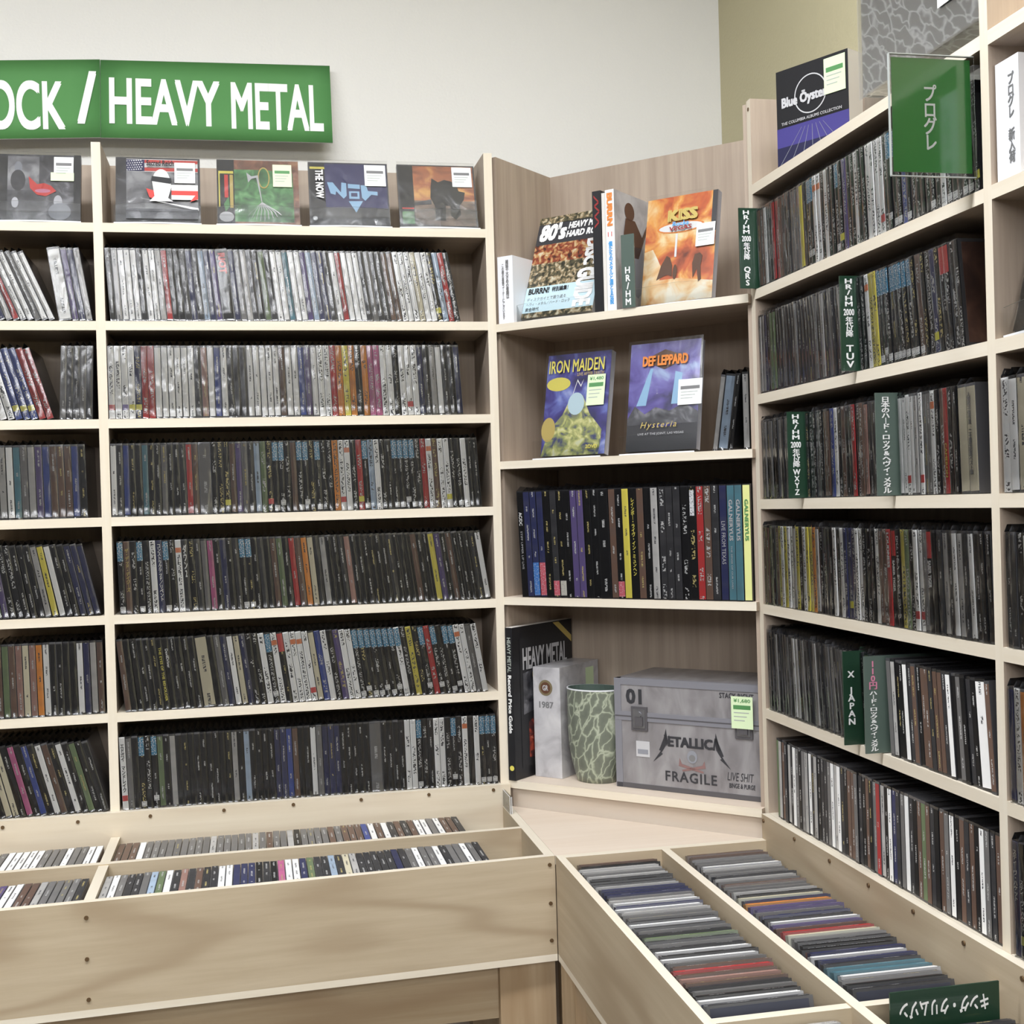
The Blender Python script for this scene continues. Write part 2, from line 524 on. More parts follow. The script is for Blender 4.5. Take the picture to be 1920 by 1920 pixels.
def lettering(parent, body, mat, box, y, bold=0.0, vertical=False, rot=0, name="lettering", spacing=1.0, shear=0.0, keep=False, face=None, res=2):
    """flat print filling box (x0,x1,z0,z1) on the local XZ plane at depth y, facing local -Y"""
    me0, (a0, a1, b0, b1) = text_mesh(body, bold, vertical, 'CENTER', spacing, shear, res)
    me = me0.copy()
    me.materials.clear()
    me.materials.append(MATS[mat])
    for p in me.polygons:
        p.material_index = 0
        p.use_smooth = False
    x0, x1, z0, z1 = box
    w, h = a1 - a0, b1 - b0
    quarter = rot in (90, -90)
    sx = (x1 - x0) / (h if quarter else w)
    sz = (z1 - z0) / (w if quarter else h)
    if keep:
        sx = sz = min(sx, sz)
    M = T(((x0 + x1) / 2, y, (z0 + z1) / 2)) @ RX(90)
    R = RZ(rot)
    S = Matrix.Diagonal((sx, sz, 1, 1))
    M = M @ S @ R @ T((-(a0 + a1) / 2, -(b0 + b1) / 2, 0))
    if face is not None:
        M = face @ M
    me.transform(M)
    return link(name, me, parent)

# frames of the three shelving runs: local X along the run, local Y into the shelf
FL = Matrix.Identity(4)
FC = T((0.3728, 0, 0)) @ RZ(-45)
FR = T((0.725, -0.351, 0)) @ RZ(-90)

# ---------------------------------------------------------------- room
WALL_Y, WALL_X = 0.19, 0.888
def structure(name, mb, label):
    o = mb.build(name)
    o["kind"] = "structure"
    o["label"] = label
    return o
structure("wall_back", MB().box(-4.2, WALL_X, WALL_Y, WALL_Y + 0.1, 0, CEILING_Z, "wall_white"), "off-white textured plaster wall behind the green sign")
structure("wall_right", MB().box(WALL_X, WALL_X + 0.1, -9.0, WALL_Y + 0.1, 0, CEILING_Z, "wall_olive"), "olive beige painted wall behind the side shelving")
structure("wall_left", MB().box(-4.3, -4.2, -9.0, WALL_Y + 0.1, 0, CEILING_Z, "wall_dull"), "dull brown wall closing the far side of the shop")
structure("wall_front", MB().box(-4.3, WALL_X + 0.1, -9.1, -9.0, 0, CEILING_Z, "wall_dull"), "dull brown wall facing the shelves")
structure("floor", MB().box(-4.3, WALL_X + 0.1, -9.1, WALL_Y + 0.1, -0.1, 0, "floor_tile"), "dull brown shop floor")
structure("ceiling", MB().box(-4.3, WALL_X + 0.1, -9.1, WALL_Y + 0.1, CEILING_Z, CEILING_Z + 0.1, "ceiling_white"), "white shop ceiling")

for i, (lx, ly, lw) in enumerate(LAMP_SPOTS):
    t = thing("ceiling_lamp", f"white fluorescent ceiling lamp, {['first', 'second', 'third', 'fourth', 'fifth', 'sixth'][[r[0] for r in LAMP_ROWS].index(ly)]} row from the wall with the green sign", "lamp", T((lx, ly, CEILING_Z)), f"ceiling lamps {-ly:.1f} m from the shelving")
    MB().box(-0.64, 0.64, -0.15, 0.15, -0.05, 0.0, "white_paint").build("housing", t)
    MB().box(-0.61, 0.61, -0.125, 0.125, -0.062, -0.05, "lamp_diffuser").build("diffuser", t)
    ld = bpy.data.lights.new("lamp_light", 'AREA')
    ld.shape = 'RECTANGLE'
    ld.size, ld.size_y = 1.2, 0.24
    ld.energy = lw
    ld.color = (0.915, 0.937, 1.0)
    lo = bpy.data.objects.new("lamp_light", ld)
    COL.objects.link(lo)
    lo.parent = t
    lo.location = (0, 0, -0.066)

# ---------------------------------------------------------------- shelving
def zs(k): return 1.9 - 0.167 * k
BT = 0.0155

def board(name, parent, x0, x1, y0, y1, z0, z1, grain, edge, **kw):
    return MB().box(x0, x1, y0, y1, z0, z1, grain, front=edge, **kw).build(name, parent)

def shelving(label, frame, uprights, x_back):
    t = thing("shelving_unit", label, "shelf", frame)
    for u0_, u1_ in uprights:
        board("upright", t, u0_, u1_, 0, 0.15, 0, 2.037, "lauan_z", "pine_z", top="pine_y")
    for (a, b_), (c, d) in zip(uprights[:-1], uprights[1:]):
        for k in range(7):
            o = board("shelf_board", t, b_, c, 0, 0.15, zs(k) - BT, zs(k), "lauan_x", "pine_x", top="pine_x")
    MB().box(uprights[0][0], uprights[-1][1], 0.15, 0.156, 0, 2.037, "lauan_z").build("back_panel", t)
    return t

left_unit = shelving("long pale wooden CD shelving unit under the green sign", FL, [(-1.0, -0.9845), (-0.3199, -0.3044), (0.3573, 0.3728)], -1)
right_unit = shelving("pale wooden CD shelving unit along the olive wall", FR, [(-0.0155, 0.0), (0.645, 0.6605), (1.3055, 1.321)], -1)
# round screw hole near the top of the side unit's end panel
MB().cyl((-0.0078, -0.0006, 2.022), 0.0032, 0.003, 1, "screw_metal").build("screw", right_unit)

corner = thing("corner_shelving", "tall angled wooden corner shelving with open wide shelves", "shelf", FC)
MB().box(-0.01, 0.486, 0.2, 0.206, 0.0, 2.033, "lauan_z").build("back_panel", corner)
MB().box(-0.010, 0.0, 0.012, 0.2, 0.0, 2.033, "lauan_z").build("side_panel", corner)
MB().box(0.479, 0.486, 0.014, 0.2, 0.0, 2.033, "lauan_z").build("side_panel", corner)
ZC = [1.728, 1.480, 1.2347, 0.9033]
for z in ZC:
    board("shelf_board", corner, 0.0, 0.486, 0.0, 0.2, z - 0.014, z, "lauan_x", "pine_x", top="corner_top")
MB().box(0.0, 0.482, 0.012, 0.022, 0.0, 0.8893, "corner_top").build("kick_board", corner)

# ---------------------------------------------------------------- browser bins
def widen(x, y):
    """the bin under the sign gets slightly deeper away from the corner"""
    return y * (1 + 0.115 * max(0.0, 0.37 - x) / 0.8)

def make_bin(label, frame, x0, x1, rails, dividers, end_at, screws_back, screws_front, front_mat, back_mat, axis_swap):
    t = thing("browser_bin", label, "bin", frame)
    e0, e1 = end_at
    MB().box(x0, x1, -0.351, -0.339, 0.7075, 0.859, front_mat, top="pine_x").build("front_board", t)
    MB().box(x0, x1, -0.351, -0.0005, 0.697, 0.7075, "pine_x").build("base_board", t)
    MB().box(x0, x1, -0.012, -0.0005, 0.7075, 0.898, back_mat, top="pine_x").build("back_board", t)
    MB().box(e0, e1, -0.339, -0.012, 0.7075, 0.859, "ply_front_y", top="pine_y").build("end_board", t)
    inner = (x0, e0) if e1 == x1 else (e1, x1)
    MB().box(*inner, *rails, 0.7075, 0.859, "ply_front_x", top="pine_x").build("middle_rail", t)
    for a, b_ in dividers:
        MB().box(a, b_, rails[1], -0.012, 0.7075, 0.857, "ply_front_y", top="pine_y").build("divider", t)
        MB().box(a, b_, -0.339, rails[0], 0.7075, 0.857, "ply_front_y", top="pine_y").build("divider", t)
    head = MB().cyl((0, 0, 0), 0.0031, 0.0022, 1, "screw_metal", 8).mesh("screw")
    for x, z in screws_back:
        link("screw", head, t, T((x, -0.0138, z)))
    for x, z in screws_front:
        link("screw", head, t, T((x, (-0.3526 if axis_swap else widen(x, -0.3526)), z)))
    if not axis_swap:
        for ch in t.children:
            if ch.data is not head and not ch.name.startswith("back_board"):
                for v in ch.data.vertices:
                    v.co.y = widen(v.co.x, v.co.y)
    return t

left_bin = make_bin("long plywood browser bin below the green sign shelving", FL, -1.0, 0.3728, (-0.172, -0.160), [(-0.3188, -0.3036)], (0.3578, 0.3728),
    [(-0.4911, 0.8875), (-0.3715, 0.8875), (-0.2536, 0.8884), (-0.1312, 0.8891), (-0.0133, 0.8900), (0.1044, 0.8900), (0.2245, 0.8900), (0.3414, 0.8900)],
    [(-0.3136, 0.8375), (-0.3142, 0.7791), (-0.3135, 0.722), (0.3640, 0.8458), (0.3640, 0.7863), (0.3640, 0.7292)], "ply_front_x", "ply_pale_x", False)
right_bin = make_bin("long plywood browser bin below the olive wall shelving", FR, 0.0, 1.34, (-0.185, -0.172), [(0.641, 0.654)], (0.0, 0.015),
    [(0.0075, 0.8884), (0.125, 0.889), (0.2432, 0.888), (0.3583, 0.887), (0.4741, 0.888), (0.5873, 0.887), (0.70, 0.887)], [], "ply_front_x", "ply_front_x", True)

tri = MB()
P = [(0.3735, -0.012), (0.3735, -0.3505), (0.712, -0.3505)]
zt, zb = 0.8585, 0.845
tri.poly([(x, y, zt) for x, y in P], "corner_top").poly([(x, y, zb) for x, y in reversed(P)], "corner_top")
for i in range(3):
    a, b_ = P[i], P[(i + 1) % 3]
    tri.poly([(*a, zb), (*b_, zb), (*b_, zt), (*a, zt)], "pine_x")
ct = thing("corner_table", "triangular pale wooden tabletop filling the corner between both bins", "table")
tri.build("tabletop", ct)
MB().box(0.385, 0.43, -0.345, -0.30, 0, 0.845, "stud_z").build("leg", ct)

st = thing("bin_stand", "rough timber stand of studs under the bin below the green sign", "stand")
MB().box(0.2845, 0.3722, -0.335, -0.297, 0, 0.697, "stud_z").build("leg", st)
MB().box(-0.95, -0.862, -0.335, -0.297, 0, 0.697, "stud_z").build("leg", st)
MB().box(-0.95, 0.2845, -0.318, -0.28, 0.605, 0.697, "stud_x").build("rail", st)
MB().box(0.2845, 0.3722, -0.06, -0.022, 0, 0.697, "stud_z").build("leg", st)
MB().box(-0.95, -0.862, -0.06, -0.022, 0, 0.697, "stud_z").build("leg", st)
st = thing("bin_stand", "rough timber stand of studs under the olive wall bin", "stand")
MB().box(0.376, 0.414, -0.445, -0.358, 0, 0.697, "stud_z").build("leg", st)
MB().box(0.376, 0.414, -1.68, -1.59, 0, 0.697, "stud_z").build("leg", st)
MB().box(0.392, 0.43, -1.59, -0.445, 0.605, 0.697, "stud_y").build("rail", st)
MB().box(0.68, 0.718, -0.445, -0.358, 0, 0.697, "stud_z").build("leg", st)
MB().box(0.68, 0.718, -1.68, -1.59, 0, 0.697, "stud_z").build("leg", st)

# ---------------------------------------------------------------- compact discs
COLOURS = {  # letter: (linear colour, word)
    'k': ((0.009, 0.009, 0.010), "black"), 'd': ((0.035, 0.035, 0.038), "charcoal"), 'g': ((0.19, 0.185, 0.18), "grey"),
    'l': ((0.50, 0.49, 0.47), "pale grey"), 'w': ((0.95, 0.95, 0.93), "white"), 'c': ((0.72, 0.66, 0.48), "cream"),
    'r': ((0.45, 0.04, 0.04), "red"), 'o': ((0.75, 0.27, 0.05), "orange"), 'y': ((0.72, 0.62, 0.10), "yellow"),
    'b': ((0.05, 0.08, 0.30), "blue"), 'n': ((0.03, 0.035, 0.10), "navy"), 'p': ((0.11, 0.08, 0.21), "purple"),
    'm': ((0.52, 0.13, 0.28), "pink"), 'e': ((0.16, 0.22, 0.11), "green"), 't': ((0.09, 0.22, 0.27), "teal"),
    'h': ((0.15, 0.09, 0.065), "brown"), 's': ((0.40, 0.23, 0.19), "salmon"), 'a': ((0.38, 0.48, 0.60), "sky blue"),
}
TAGS = {'B': ((0.055, 0.24, 0.40), 'top'), 'O': ((0.72, 0.20, 0.07), 'top'), 'W': ((0.80, 0.80, 0.78), 'bot'), 'R': ((0.60, 0.06, 0.06), 'bot'),
        'Y': ((0.78, 0.72, 0.08), 'bot'), 'P': ((0.22, 0.17, 0.42), 'bot'), 'T': ((0.55, 0.05, 0.05), 'top')}
CH, CDEPTH = 0.125, 0.142
CASE_ME = MB().box(0.0, 1.0, 0, CDEPTH, 0, CH, "case_plastic").mesh("jewel_case")
SPINE_ME = MB().box(0.06, 0.94, -0.0005, 0.0006, 0.0030, 0.1215, "spine_paper").mesh("spine_card")
SPINE_W_ME = MB().box(0.07, 0.93, -0.0005, 0.0006, 0.0030, 0.1215, "spine_paper").mesh("spine_card")
OBI_ME = MB().box(0.03, 0.97, -0.0006, 0.0006, 0.0008, 0.1242, "spine_paper").mesh("obi_strip")
TOP_B_ME = MB().box(0.05, 0.95, -0.0009, -0.0004, 0.0905, 0.1225, "label_paper").mesh("top_label")
TOP_O_ME = MB().box(0.05, 0.95, -0.0009, -0.0004, 0.1025, 0.1110, "label_paper").mesh("top_band")
BOT_W_ME = MB().box(0.07, 0.93, -0.0009, -0.0004, 0.0035, 0.0125, "label_paper").mesh("bottom_label")
BOOKLET_ME = MB().box(1.001, 1.03, 0.003, 0.139, 0.004, 0.1195, "label_paper").mesh("booklet")
BOT_C_ME = MB().box(0.05, 0.95, -0.0009, -0.0004, 0.0150, 0.0245, "label_paper").mesh("bottom_label")

def sleeve_mesh(i):
    rr = random.Random(100 + i)
    mb = MB()
    # front sheet, bowed a little between the case edges, with a crumpled flap above and a lip below
    zsn = [0.0002, 0.004, 0.02, 0.045, 0.075, 0.105, 0.125]
    cols = [0.02, 0.35, 0.68, 0.98]
    grid = []
    for z in zsn:
        row = []
        for x in cols:
            y = -0.0011 - (0.0007 if 0.1 < x < 0.9 else 0.0) - rr.uniform(0, 0.0006)
            if z < 0.001:
                y -= rr.uniform(0.0, 0.002)
            row.append((x, y, z))
        grid.append(row)
    n = len(mb.v)
    for row in grid:
        mb.v += row
    mi = mb.mat("sleeve_film")
    nc = len(cols)
    for a in range(len(zsn) - 1):
        for c in range(nc - 1):
            mb.f.append((n + a * nc + c, n + a * nc + c + 1, n + (a + 1) * nc + c + 1, n + (a + 1) * nc + c))
            mb.mi.append(mi); mb.smooth.append(True)
    h1, h2 = rr.uniform(0.004, 0.0095), rr.uniform(0.004, 0.010)
    mb.poly([(0.02, -0.001, 0.125), (0.5, -0.0005, 0.125 + h1), (0.5, 0.06, 0.125 + h2), (0.02, 0.06, 0.1252)], "flap_film")
    mb.poly([(0.98, -0.001, 0.125), (0.98, 0.06, 0.1252), (0.5, 0.06, 0.125 + h2), (0.5, -0.0005, 0.125 + h1)], "flap_film")
    return mb.mesh("plastic_sleeve")
SLEEVES = [sleeve_mesh(i) for i in range(6)]

ORD = {1: "first", 2: "second", 3: "third", 4: "fourth", 5: "fifth", 6: "sixth", 7: "seventh"}
def nth(n):
    if n in ORD:
        return ORD[n]
    return str(n) + ("th" if 10 <= n % 100 <= 20 else {1: "st", 2: "nd", 3: "rd"}.get(n % 10, "th"))

def cd_at(token, kind, matrix, thick, label, group, sleeve=True, case_col=None, rng=random):
    base, flags = token[0], token[1:]
    col, word = COLOURS[base]
    v = rng.uniform(0.96, 1.05) if base == 'w' else rng.uniform(0.85, 1.12)
    col = tuple(min(1, c * v) for c in col)
    obi = any(f in flags for f in "BOWRYPT24")
    if kind == "auto":
        kind = "obi_strip_cd" if obi else "jewel_case_cd"
    M = matrix @ Matrix.Diagonal((thick, 1, 1, 1))
    o = link(kind, CASE_ME, None, M)
    cc = case_col or rng.choice([(0.010, 0.010, 0.011), (0.03, 0.03, 0.032), (0.07, 0.07, 0.074), (0.015, 0.015, 0.016)])
    o.color = (*cc, 1)
    tag(o, label, "CD", group)
    if obi and kind != "browser_bin_cd":
        s = link("obi_strip", OBI_ME, o)
        style = 0.8 if ('2' in flags or '4' in flags or rng.random() < 0.5) else 0.3
    else:
        s = link("spine_card", SPINE_ME if base not in "wlc" else SPINE_W_ME, o)
        style = 0.3 if rng.random() < 0.85 else 0.0
    s.color = (*col, style)
    for f in flags:
        if f in TAGS:
            tcol, pos = TAGS[f]
            me = {'B': TOP_B_ME, 'O': TOP_O_ME, 'T': TOP_B_ME, 'W': BOT_W_ME}.get(f, BOT_C_ME)
            p = link({'top': "top_label", 'bot': "bottom_label"}[pos], me, s)
            p.color = (*tcol, 1.0 if f in "BW" else 0.0)
    if 'B' in flags:
        p = link("bottom_label", BOT_W_ME, s, T((0, 0, rng.choice([0, 0, 0.009]))))
        p.color = (0.80, 0.80, 0.78, 1.0)
    if sleeve:
        link("plastic_sleeve", rng.choice(SLEEVES), o)
    return o

def cd_word(token):
    w = COLOURS[token[0]][1] + "-spined"
    f = token[1:]
    for k, adj in (('B', "blue-topped"), ('O', "orange-banded"), ('R', "red-labelled"), ('T', "red-topped"), ('Y', "yellow-labelled"), ('P', "purple-labelled")):
        if k in f:
            return f"{w} {adj} CD"
    return w + " CD"

SPECIAL = {}  # key in a token after ':' -> the CD object, for lettering added later
def cd_row(frame, x0, x1, z, lean0, lean1, tokens, where, group, kind="auto", pitch=0.0108, sleeve=True, first=1, count_from_end=False, total=None, depth=0.003, gap=0.0004, limit=None):
    toks = tokens.split()
    n = max(len(toks), round((x1 - x0) / pitch)) if pitch else len(toks)
    seq, seen = [], -1
    for i in range(n):
        j = int(i * len(toks) / n)
        tk = toks[j]
        if j == seen:
            tk = tk.split(':')[0]
        seen = j
        seq.append(tk)
    if limit is not None:
        lean0 = min(lean0, math.degrees(math.asin(min(1.0, max(0.0, x0 - limit) / 0.1265))))
    rng = random.Random(hash_str(where + tokens))
    wts = [2.0 if '!' in tk else 1.0 for tk in seq]
    step = (x1 - x0) / sum(wts)
    x = x0
    out = []
    for i, tk in enumerate(seq):
        key = None
        if ':' in tk:
            tk, key = tk.split(':')
        wt = wts[i]
        tk = tk.replace('!', '')
        f = i / max(1, n - 1)
        lean = lean0 + (lean1 - lean0) * f
        c = math.cos(rad(lean))
        th = step * wt * c - gap - CH * abs(rad(lean1 - lean0)) / max(1, n - 1)
        zz = z + 0.0003 + (math.sin(rad(-lean)) * th if lean < 0 else 0)
        M = frame @ T((x + gap / 2, depth + rng.uniform(0, 0.0022), zz)) @ RY(-lean)
        num = (n - i) if count_from_end else (i + first)
        o = cd_at(tk, kind, M, th, f"{cd_word(tk)}, {nth(num)} from the {where}", group, sleeve, rng=rng)
        if key:
            SPECIAL[key] = o
        out.append(o)
        x += step * wt
    return out

def hash_str(s):
    h = 7
    for ch in s:
        h = (h * 131 + ord(ch)) % 1000003
    return h

G_WIDE, G_NARROW, G_SIDE = "CDs in the shelving under the green sign", "CDs in the shelving bay below the sign's slash", "CDs in the shelving along the olive wall"
# bay right of the divider, under HEAVY METAL: counted from the panel beside the corner shelving
W = [
    (1, -0.2963, 0.3088, 4.5, 9.5, "k l w w w d w w l r k k d n d a n p k!:riot n g l d k e d w w t w w p a n n d w r w w w d g d d h h w4 w4 w4 c4 w4 w4 kY a4 r4 k2", "sleeved_cd"),
    (2, -0.3035, 0.3089, 1.5, 3.0, "w4R w4 w4P w4Y n2Y r2 r2 w w w w w w d s w b w d d d w w w w w h w w b p w w4 w4 r2 o2 y2 o2 k2 o2 m2 m2 w4 w4 k2 w4 w4R w4 n d l w d k n", "auto"),
    (3, -0.3035, 0.3384, 3.0, 3.5, "w d b:yng k k t k k g k k d r h g! k2 k2 k2Y h p g d a e2 k2R kB kB k2 h kB kB k2 kB k2 k2 o4 w4R w4O k2 r2Y kB a4 w4 k2 k kB kB kB kB k2 r2 w4O h2 w4 w4Y k2 k2W w4 k k", "auto"),
    (4, -0.2947, 0.3504, 1.5, 8.5, "kB h2:daisies k2:alc kB k2 w4 n2:const kB k2 w4O d2:down k2 d g m k n k d kB kB k d k h e k r h o c d l k k d s k k k k k k d k k k h k k y p k h k k k d w", "auto"),
    (5, -0.2907, 0.3407, 8.0, 9.5, "h k k k k k k:eyes k:devil k k k k c! k g n w c n k2 k2 w4 kB w4O kT w4 w4O w4O w4R c b2 w4 k2 p2 w4 w4 kB kB kB kB kB kB kB wB k2 y2 k2 kB r2 kB k2 kB kB w4O w4 g w4", "auto"),
    (6, -0.2998, 0.3537, 4.5, 1.0, "w4R:edguy g k kB k2 kB e k l k k k k k k k k k l k a k k k k n n b h k k w g n n n k k k k k g! k k k k w4 w4 kB k2 k w4 w4 k2 kB k2 w4O k w4 kB kB kB", "auto"),
]
for row, x0, x1, l0, l1, toks, kind in W:
    cd_row(FL, x0, x1, zs(row), l0, l1, toks, f"corner-side panel, row {['one','two','three','four','five','six'][row-1]} under heavy metal sign", G_WIDE, kind, pitch=0, count_from_end=True, limit=-0.3038)

NAR = [
    (1, -0.475, -0.384, 21.0, 23.0, "n l r w w g w w", "sleeved_cd", "leaning group"), (1, -0.380, -0.3245, 8, 9, "w!:drs p n l", "sleeved_cd", "upright group"),
    (2, -0.491, -0.391, 15.0, 17.0, "l w4 w4 b2Y b2Y b2Y r2 r2", "auto", "leaning group"), (2, -0.384, -0.330, -2.5, -2.0, "g d d g d", "auto", "upright group"),
    (3, -0.494, -0.342, 1.0, 1.0, "d l w t g l p b h h h b k", "auto", ""),
    (4, -0.495, -0.3245, 9.0, 13.0, "e p k2 k2 k k k l y w k k n n n", "auto", ""),
    (5, -0.497, -0.3230, 1.0, 1.0, "h e h s c s o w k k k k w n l h", "auto", ""),
    (6, -0.499, -0.3215, 14.0, 15.0, "k c c k m k b k w h k w k e k k", "auto", ""),
]
for row, x0, x1, l0, l1, toks, kind, sub in NAR:
    w = f"divider, row {['one','two','three','four','five','six'][row-1]} below the sign's slash"
    if sub:
        w = f"divider, {sub} in row {['one','two','three','four','five','six'][row-1]} below the sign's slash"
    cd_row(FL, x0, x1, zs(row), l0, l1, toks, w, G_NARROW, kind, pitch=0, count_from_end=True)

# side shelving: counted from its end panel beside the corner shelving
def side(row, segs, sleeve=True):
    rows = ['one', 'two', 'three', 'four', 'five', 'six']
    first = 1
    for x0, x1, l0, l1, toks, kind in segs:
        got = cd_row(FR, x0, x1, zs(row), l0, l1, toks, f"end panel, row {rows[row-1]} by the olive wall", G_SIDE, kind, pitch=0.0112, sleeve=sleeve and kind != "bargain_cd", first=first, limit=0.0004)
        first += len(got)

side(1, [(0.014, 0.634, 3.0, 3.5, "h w d k r h d k d g g y d kB w4O w4O k2 w4 k2 kB k2Y p4 k2 w4 k2 k2 w4 w4 w4R k2 kB kB b2 kB k2 k2 k2 k2W k2 w4W k2W k2 k2W k2W kY", "auto")])
side(2, [(0.004, 0.333, 4.0, 4.5, "l n k e e d d g d d d g d d d d g d l d g d d l d g y", "jewel_case_cd"),
         (0.345, 0.598, 5.0, 6.0, "k2 w4O y4 kB kB kB kB kB kB k2W h2W k2 n2Y k2 k2T k2 k2", "auto")])
side(3, [(0.003, 0.158, 1.0, 1.5, "g d g k l d g l d l d", "jewel_case_cd"),
         (0.170, 0.428, 1.5, 2.0, "k2 k2 g k2 h b2 w4 k2 h2 k r2 k2 h2 s d l d d g", "auto"),
         (0.441, 0.617, 1.5, 2.0, "w w4R w l w4R g g w4O k2 h2 r2:cameron k2 k c! c!:cho", "auto")])
side(4, [(0.003, 0.640, 2.0, 3.0, "h d k h y2 w4 y4 w4 w4 l y4 k2 w4 y4 o4 l k2:pel k2:mad d k w4 k w4 n2 n2Y n2 w4 k2 k2 k w4 h h2 r2:loud k2T:eden k2:lost y4 e2 k2 w4R g k2T:saber k d l d w l d w k k k", "auto")])
side(5, [(0.006, 0.315, 6.5, 7.5, "k d l d k g d w d l d d l d d g l d g l d w", "jewel_case_cd"),
         (0.400, 0.637, 4.0, 5.0, "g l k k w d h k h h d h h d w k g k d k w! h", "bargain_cd")])
side(6, [(0.028, 0.641, 0.5, 1.0, "e l h d l d w g k g l w d l k d d g w l w d k h h g d k h k g r l k w n d g w d k h e h d k h g w k h d h k w g d h", "bargain_cd")])
for o in bpy.data.objects:
    if o.get("label", "").endswith("end panel, row two by the olive wall"):
        last_disc = o
link("cover_print", MB().box(1.001, 1.02, 0.004, 0.138, 0.004, 0.121, "art_brownface").mesh("cover_print"), last_disc)
# next bay of the side shelving: only its first few discs stand in view
def next_bay(row, x0, toks, kind="auto"):
    rows = ['one', 'two', 'three', 'four', 'five', 'six']
    n = len(toks.split())
    cd_row(FR, x0, x0 + 0.0112 * n, zs(row), 1.0, 1.2, toks, f"divider, row {rows[row-1]} of the next olive wall bay", G_SIDE, kind, pitch=0)
next_bay(3, 0.664, "w4! w! c! m w l g")
next_bay(4, 0.664, "d d k2 w k d g")
next_bay(5, 0.664, "n w4 o y2 y2 r k")
next_bay(6, 0.664, "n2:sb1 k2Y:sb2 s h d g k")

# bins: discs stand spine up
def bin_row(frame, x0, x1, y0, z0, lean0, lean1, toks, where, group, pitch, jitter=0.002, fade=None):
    tl = toks.split()
    n = round((x1 - x0) / pitch)
    rng = random.Random(hash_str(where + toks))
    step = (x1 - x0) / n
    for i in range(n):
        tk = tl[int(i * len(tl) / n)]
        f = i / max(1, n - 1)
        lean = lean0 + (lean1 - lean0) * f
        key = None
        if ':' in tk:
            tk, key = tk.split(':')
        thick = min(0.0102, step * math.cos(rad(lean)) - 0.0004)
        lift = thick * math.sin(rad(-lean)) if lean < 0 else 0
        yb = widen(x0 + i * step, y0) if frame is FL else y0
        M = frame @ T((x0 + i * step, yb + rng.uniform(-jitter, jitter), z0 + 0.0003 + lift)) @ RY(-lean) @ T((0, 0, CDEPTH)) @ RX(-90)
        g = rng.choice([0.06, 0.12, 0.20, 0.09])
        cc = COLOURS[tk[0]][0]
        case = tuple(0.5 * g + 0.5 * min(0.6, c) for c in cc)
        o = cd_at(tk, "browser_bin_cd", M, thick, f"{cd_word(tk)}, {nth(i + 1)} from the {where}", group, False, case_col=case, rng=rng)
        bk = link("booklet", BOOKLET_ME, o)
        bc = rng.choice([(0.03, 0.03, 0.035), (0.10, 0.09, 0.085), (0.18, 0.17, 0.165), (0.07, 0.075, 0.10), (0.12, 0.07, 0.055), cc])
        bk.color = (*tuple(min(0.5, 0.8 * c) for c in bc), 0.0)
        if key and key not in SPECIAL:
            SPECIAL[key] = o

GB = "CDs standing in the long plywood bins"
bin_row(FL, -0.300, 0.262, -0.146, 0.708, 1.0, -4.0, "h h w g g g g g g g g g l g g g g l g h g g l k g g g g h g h h b w h w d h d h w w g w h h d", "divider, wall-side slot below the green sign", GB, 0.0112)  # brown and grey spine tones include the back board's reflection, as colour
bin_row(FL, -0.300, 0.268, -0.322, 0.708, 1.0, -4.0, "l w g d d g a e w d s d h r d d w w n n n k d k m w w b n e d d a d c l d d d d d d n d g w g g w d g g w g d g", "divider, aisle-side slot below the green sign", GB, 0.0110)
bin_row(FL, -0.505, -0.324, -0.146, 0.708, 2.0, 1.0, "c g w w w w w g g g w g g w w", "bin end, wall-side slot below the sign's slash", GB, 0.0112)  # grey tones here also hold the wood's reflection in the spine colour
bin_row(FL, -0.495, -0.324, -0.322, 0.708, 2.0, 1.0, "g w w p w w h l g g g g d", "bin end, aisle-side slot below the sign's slash", GB, 0.0115)
bin_row(FR, 0.050, 0.628, -0.326, 0.708, 12.0, 15.0, "h k l l g l d k d l n n n g l d w n w l g g d w d g d e d g d g w k w g h r h s h d g k2 w d w", "corner table, aisle-side slot of the olive wall bin", GB, 0.0131, 0.004)
bin_row(FR, 0.050, 0.628, -0.150, 0.708, 12.0, 15.0, "h g g g w l g g d l g h g g l k c n o p p g n d w p h r c g d k2:fire k2:fireb n w n d t t w g k d", "corner table, wall-side slot of the olive wall bin", GB, 0.0131, 0.005)
bin_row(FR, 0.688, 0.87, -0.326, 0.708, 12.0, 12.0, "l g g d w g h d g k w g d", "cross divider, aisle-side slot of the olive wall bin", GB, 0.0135, 0.004)
bin_row(FR, 0.730, 0.87, -0.150, 0.708, 12.0, 12.0, "d k l w d g g k w g d", "cross divider, wall-side slot of the olive wall bin", GB, 0.0135, 0.004)

cd_row(FR, 0.328, 0.377, zs(5), 5.5, 5.5, "d2 e d g", "X tab towards the yen tab, row five by olive wall", G_SIDE, "jewel_case_cd", pitch=0)
plain("acrylic_edge", (0.80, 0.82, 0.84), 0.2)  # opaque pale colour imitates light caught along clear plastic edges

def on_cd(key, body, mat, z0, z1, vertical=True, x0=0.2, x1=0.8, rot=0, bold=0.03, y=-0.0012):
    o = SPECIAL.get(key)
    if o is None:
        return
    for ch in o.children:
        if ch.data in (SPINE_ME, SPINE_W_ME, OBI_ME):
            ch.color = (*tuple(ch.color)[:3], 0.0)
    lettering(o, body, mat, (x0, x1, z0, z1), y, bold, vertical, rot)

